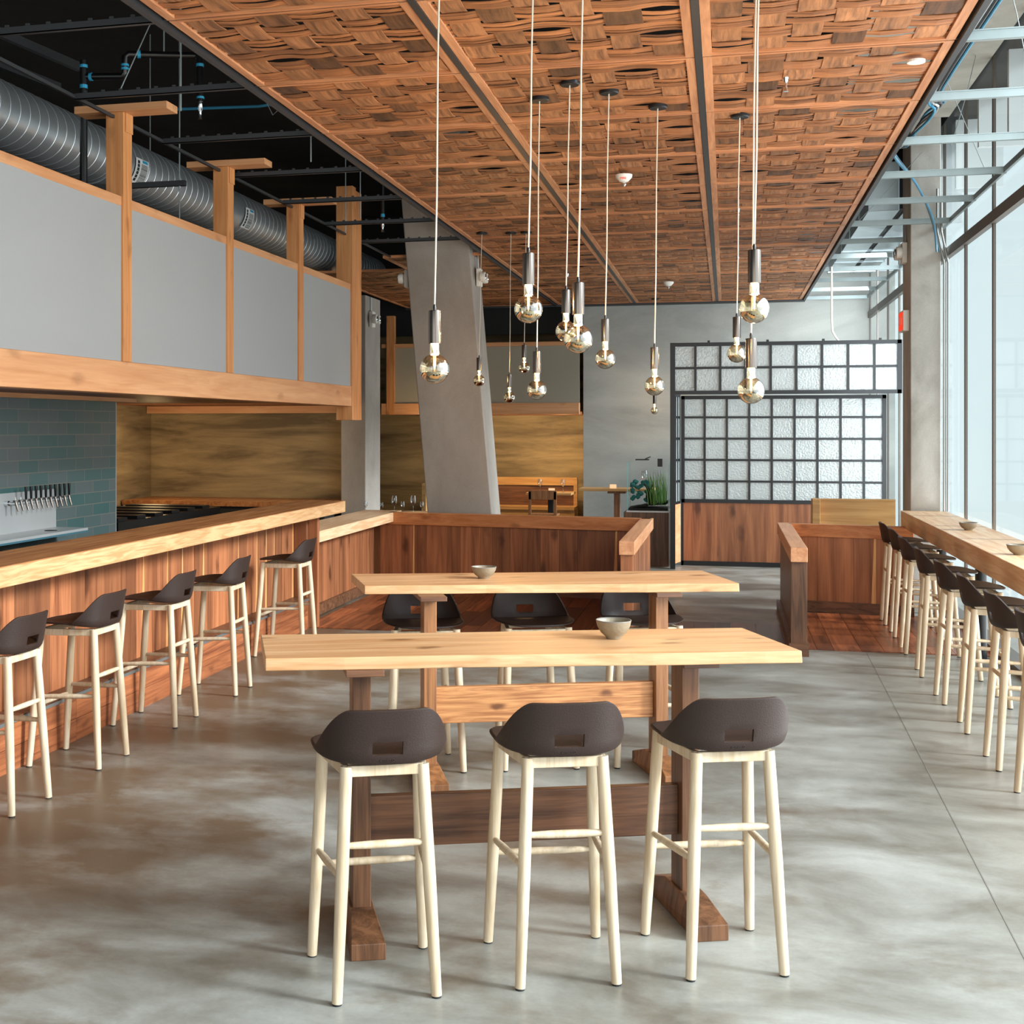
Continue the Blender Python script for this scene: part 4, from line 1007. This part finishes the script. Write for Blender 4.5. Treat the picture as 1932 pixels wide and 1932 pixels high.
# conduits at the window column
cd = thing('conduit_pair', 'two steel conduits running down beside the window column', 'conduit', (1.98, 13.05, 0))
for i, dx in enumerate((0.0, .035)):
    M().path([(-.06 + dx, 0, 4.0 - i * .1), (-.06 + dx, 0, 3.6), (0 + dx, 0, 3.3), (dx, 0, 0.97)], .011, 10).build('conduit', CONDUIT, cd, True)
cb = thing('cable_bundle', 'bundle of blue and white cables drooping from the wooden ceiling edge to the conduits', 'cable', (1.2, 8.5, 3.7))
for i, (mat) in enumerate((WIREB, CONDUIT, STUDD, WIREB)):
    o_ = i * .02
    M().path(smooth([(0 + o_, -3.5, .06), (.0 + o_, -.2, .1), (.07 + o_, .25, .05 + o_), (.02 + o_, .7, .02 + o_ * 2), (-.01 + o_, 1.3, .06), (.06, 2.2 + o_, .16 + o_), (.35 + o_ * .3, 3.2 + o_, .12), (.60, 4.0 + o_, -.06), (.70 + o_ * .3, 4.46, -.3)]), .009, 8).build('cable', mat, cb, True)
for j, (p, q) in enumerate([((1.55, 8.3, 4.68), (1.75, 8.3, 3.7)), ((1.35, 10.0, 4.68), (1.9, 10.6, 3.7)), ((1.9, 11.0, 4.68), (1.5, 9.6, 3.7)), ((1.75, 12.8, 4.3), (1.2, 13.0, 3.7))]):
    tag(M().path([p, ((p[0] + q[0]) / 2 + .01, (p[1] + q[1]) / 2, (p[2] + q[2]) / 2), q], .0025, 6).build('hanger_wire', STUD), 'thin ceiling hanger wire by the windows, %s from the camera' % ordn[j], 'wire', 'hanger wires by the windows')
dd = thing('supply_duct', 'pale galvanised rectangular duct behind the window column', 'duct', (1.4, 14.0, 3.96))
M().box(0, .30, 0, 5.6, 0, .5).box(.36, .62, 0, 5.6, 0, .5).build('duct_run', GALV, dd, bevel=.004)
M().box(.30, .36, .02, 5.6, .02, .45).build('gap_strip', DARK, dd)
for q in range(5): M().box(-.01, .63, .9 + q * 1.1, .93 + q * 1.1, -.012, .51).build('flange', GALV, dd)
dr = thing('round_duct', 'short round silver duct end above the grid screen', 'duct', (1.0, 18.3, 3.93))
M().path([(0, 0, 0), (.05, .6, .05), (.05, 1.8, .05)], .13, 24).build('tube', GALV, dr, True); M().tube((.05, .9, .17), (.05, .9, 1.27), .006).build('hanger_rod', STUD, dr)
dp = thing('drop_conduit', 'white conduit dropping from the ceiling to the grid transom', 'conduit', (1.27, 16.48, 2.8))
M().path([(-.04, 0, .9), (-.04, 0, .25), (-.03, 0, .12), (.0, 0, .06), (.04, 0, .0)], .013, 10).build('tube', WHITEP, dp, True)

# ------------------------------------------------------------------ alcove and dining at the back
sa = thing('alcove_soffit', 'grey fabric-panelled soffit in a fir frame across the dining alcove', 'soffit', (-3.5, 19.7, 0))
M().box(-1.75, 1.34, -.05, .09, 1.955, 2.13).build('bottom_beam', FIRX, sa, bevel=.004); M().box(-1.75, 1.34, -.03, .05, 3.0, 3.06).build('top_rail', FIRX, sa)
M().box(-1.7, 1.34, .02, .04, 2.13, 3.0).build('fabric_panel', FABRICD, sa); M().box(-1.66, -1.54, -.06, .06, 1.955, 3.5).build('post', FIRZ, sa)
M().box(-1.7, 1.32, .05, 2.2, 1.96, 2.0).build('underside', REDY, sa)
bn = thing('banquette', 'fir banquette bench with a slatted back along the alcove wall', 'bench', (-3.1, 21.2, 0))
M().box(-1.6, .72, .2, .26, .80, .93).build('back_rail', PLYX, bn); M().box(-1.6, .72, .22, .25, .42, .8).build('back_panel', WALNUT, bn)
M().box(-1.6, .72, -.25, .2, .42, .47).build('seat', PLYX, bn); M().box(-1.6, .72, -.23, -.2, 0, .42).build('seat_front', PLYX, bn)
for x in (-1.6, .66): M().box(x, x + .06, .18, .28, 0, .93).build('end_post', PLYX, bn)
def glass(x, y, z, label, s_=1.0, wine=True):
    g_ = thing('wine_glass', label, 'wine glass', (x, y, z), 0, 'wine glasses')
    pr = [(0, 0), (.034, .001), (.006, .006), (.0035, .02), (.0035, .085), (.012, .095), (.03, .115), (.036, .14), (.032, .18), (.027, .205)]
    M().lathe([(a * s_, b * s_) for a, b in pr], (0, 0, 0), 20).build('glass', WINEG, g_, True)
def dtable(x, y, w_, d_, h_, label, mat=PLYX, cat='table', ped=False):
    t = thing('dining_table', label, cat, (x, y, 0))
    M().box(-w_ / 2, w_ / 2, -d_ / 2, d_ / 2, h_ - .035, h_).build('tabletop', mat, t, bevel=.003)
    if ped:
        M().box(-.04, .04, -.04, .04, .04, h_ - .07).build('pedestal', OAKZ, t); M().box(-.12, .12, -.12, .12, h_ - .07, h_ - .035).build('bracket', OAKZ, t); M().box(-.2, .2, -.2, .2, 0, .04).build('base', BLACKM, t)
    else:
        M().box(-.04, .04, -.04, .04, .03, h_ - .035).build('pedestal', BLACKM, t); M().box(-.22, .22, -.22, .22, 0, .03).build('base', BLACKM, t)
    return t
dtable(-2.66, 20.2, .7, .62, .75, 'small square dining table with two glasses in the alcove')
glass(-2.83, 20.2, .75, 'wine glass on the alcove table, the left of two'); glass(-2.47, 20.2, .75, 'wine glass on the alcove table, the right of two')
cn = tag(M().lathe([(0, 0), (.05, 0), (.05, .06), (0, .06)], (0, 0, 0), 16).build('candle_holder', CANDLE, loc=(-2.64, 20.15, .75)), 'glowing orange candle holder between two wine glasses', 'candle')
def chair(x, y, rz, label, mat):
    c_ = thing('dining_chair', label, 'chair', (x, y, 0), rz)
    M().box(-.21, .21, -.20, .20, .43, .46).build('seat', mat, c_, bevel=.005); M().box(-.21, .21, -.21, -.185, .68, .82).build('backrest', mat, c_, bevel=.005)
    for sx in (-1, 1):
        M().box(sx * .19 - .02, sx * .19 + .02, -.21, -.17, 0, .80).build('leg', mat, c_); M().box(sx * .19 - .02, sx * .19 + .02, .16, .20, 0, .43).build('leg', mat, c_)
    return c_
chair(-2.66, 19.45, R(0), 'dark oak dining chair drawn up to the alcove table', OAKZ)
dtable(-3.8, 14.95, .86, .6, .75, 'dark dining table with stemware just behind the low wall', WALNUT)
for x, y, k_, nth in [(-4.144, 14.8, .68, 'leftmost, before the far column'), (-3.948, 14.8, .6, 'second from left'), (-3.793, 14.8, 1.0, 'tall one, third from left'), (-3.678, 14.75, .68, 'fourth from left'),
                      (-3.577, 14.85, 1.0, 'tall one, fifth from left'), (-3.46, 14.8, .68, 'rightmost, by the leaning column')]:
    glass(x, y, .75, 'clear glass on the dark table, ' + nth, k_)
wb = thing('wall_bench', 'short fir bench glimpsed left of the leaning column', 'bench', (-4.35, 19.0, 0))
M().box(0, .5, 0, .05, .42, .93).build('back', PLYX, wb); M().box(0, .06, -.4, .05, .0, .93).build('end_post', PLYX, wb); M().box(0.06, .5, -.4, 0, .42, .46).build('seat', PLYX, wb)
dtable(-1.45, 17.9, 1.0, .5, .93, 'tall narrow table against the concrete wall beside the fish tank', PLYX, ped=True)
glass(-1.08, 17.85, .93, 'wine glass on the tall table beside the fish tank', 1.2)
tag(M().lathe([(0, 0), (.045, 0), (.045, .05), (0, .05)], (0, 0, 0), 16).build('candle_holder', CANDLE, loc=(-1.5, 17.85, .93)), 'small pink candle holder on the tall table', 'candle')
# fish tank
sn = thing('tank_stand', 'dark walnut stand under the fish tank', 'cabinet', (-.97, 17.0, 0))
M().box(-.30, .26, -.30, .30, 0, .68).build('cabinet', WALNUTZ, sn); M().box(-.27, .27, -.28, .30, .68, .70).build('top', STEEL, sn)
tk = thing('fish_tank', 'rimless glass fish tank with green plants and driftwood', 'fish tank', (-.97, 17.0, .70))
gt = M().box(-.255, .255, -.255, .255, 0.0, .62).build('tank_glass', GLASS, tk)
m = M()
for sx in (-1, 1):
    for sy in (-1, 1): m.box(sx * .256 - .004, sx * .256 + .004, sy * .256 - .004, sy * .256 + .004, 0, .62)
m.build('glass_edge', flat('tank_edge_teal', lin(120, 200, 196), .2), tk)
m = M(); n = 12; rr_ = random.Random(4); hgt = [[.03 + .07 * (i / n) * rr_.uniform(.7, 1.3) for j in range(n + 1)] for i in range(n + 1)]
for i in range(n):
    for j in range(n):
        X = lambda q: -.245 + .49 * q / n
        m.quad([(X(i), X(j), hgt[i][j]), (X(i + 1), X(j), hgt[i + 1][j]), (X(i + 1), X(j + 1), hgt[i + 1][j + 1]), (X(i), X(j + 1), hgt[i][j + 1])])
m.box(-.245, .245, -.245, .245, .006, .03)
m.build('black_substrate', DARK, tk)
m = M()
for q in range(90):
    x0, y0 = rr_.uniform(.0, .22), rr_.uniform(-.2, .2); hh = rr_.uniform(.2, .5); a = rr_.uniform(0, 6.3); c_, s_ = math.cos(a) * .005, math.sin(a) * .005; lx, ly = rr_.uniform(-.06, .02), rr_.uniform(-.03, .03)
    m.quad([(x0 - c_, y0 - s_, .06), (x0 + c_, y0 + s_, .06), (x0 + c_ + lx * .5, y0 + s_ + ly * .5, .06 + hh * .6), (x0 - c_ + lx * .5, y0 - s_ + ly * .5, .06 + hh * .6)])
    m.quad([(x0 - c_ + lx * .5, y0 - s_ + ly * .5, .06 + hh * .6), (x0 + c_ + lx * .5, y0 + s_ + ly * .5, .06 + hh * .6), (x0 + lx * 1.5, y0 + ly * 1.5, .06 + hh)])
tag(m.build('grass_plants', flat('aquatic_green', lin(96, 150, 62), .5), tk), None, None, None, 'stuff')
m = M()
for q in range(26):
    x0, y0, z0 = rr_.uniform(-.22, .02), rr_.uniform(.0, .22), rr_.uniform(.1, .36)
    m.lathe([(0, -.03), (.03, -.01), (.034, .012), (0, .03)], (x0, y0, z0), 7)
m.build('teal_moss', flat('teal_moss', lin(44, 130, 124), .6), tk)
M().path([(.05, -.05, .08), (.0, -.02, .18), (-.01, -.02, .26), (-.06, -.03, .33)], [.06, .045, .02, .006], 8).path([(.0, -.02, .24), (.04, 0, .30), (.05, 0, .34)], [.02, .01, .004], 6).build('driftwood', DARK, tk, True)
M().box(-.17, .0, -.06, .06, .635, .65).path([(-.05, 0, .65), (.02, 0, .68)], .006, 6).build('clip_light', BLACKM, tk); M().box(.12, .18, -.26, -.2, .56, .66).build('filter', BLACKM, tk)
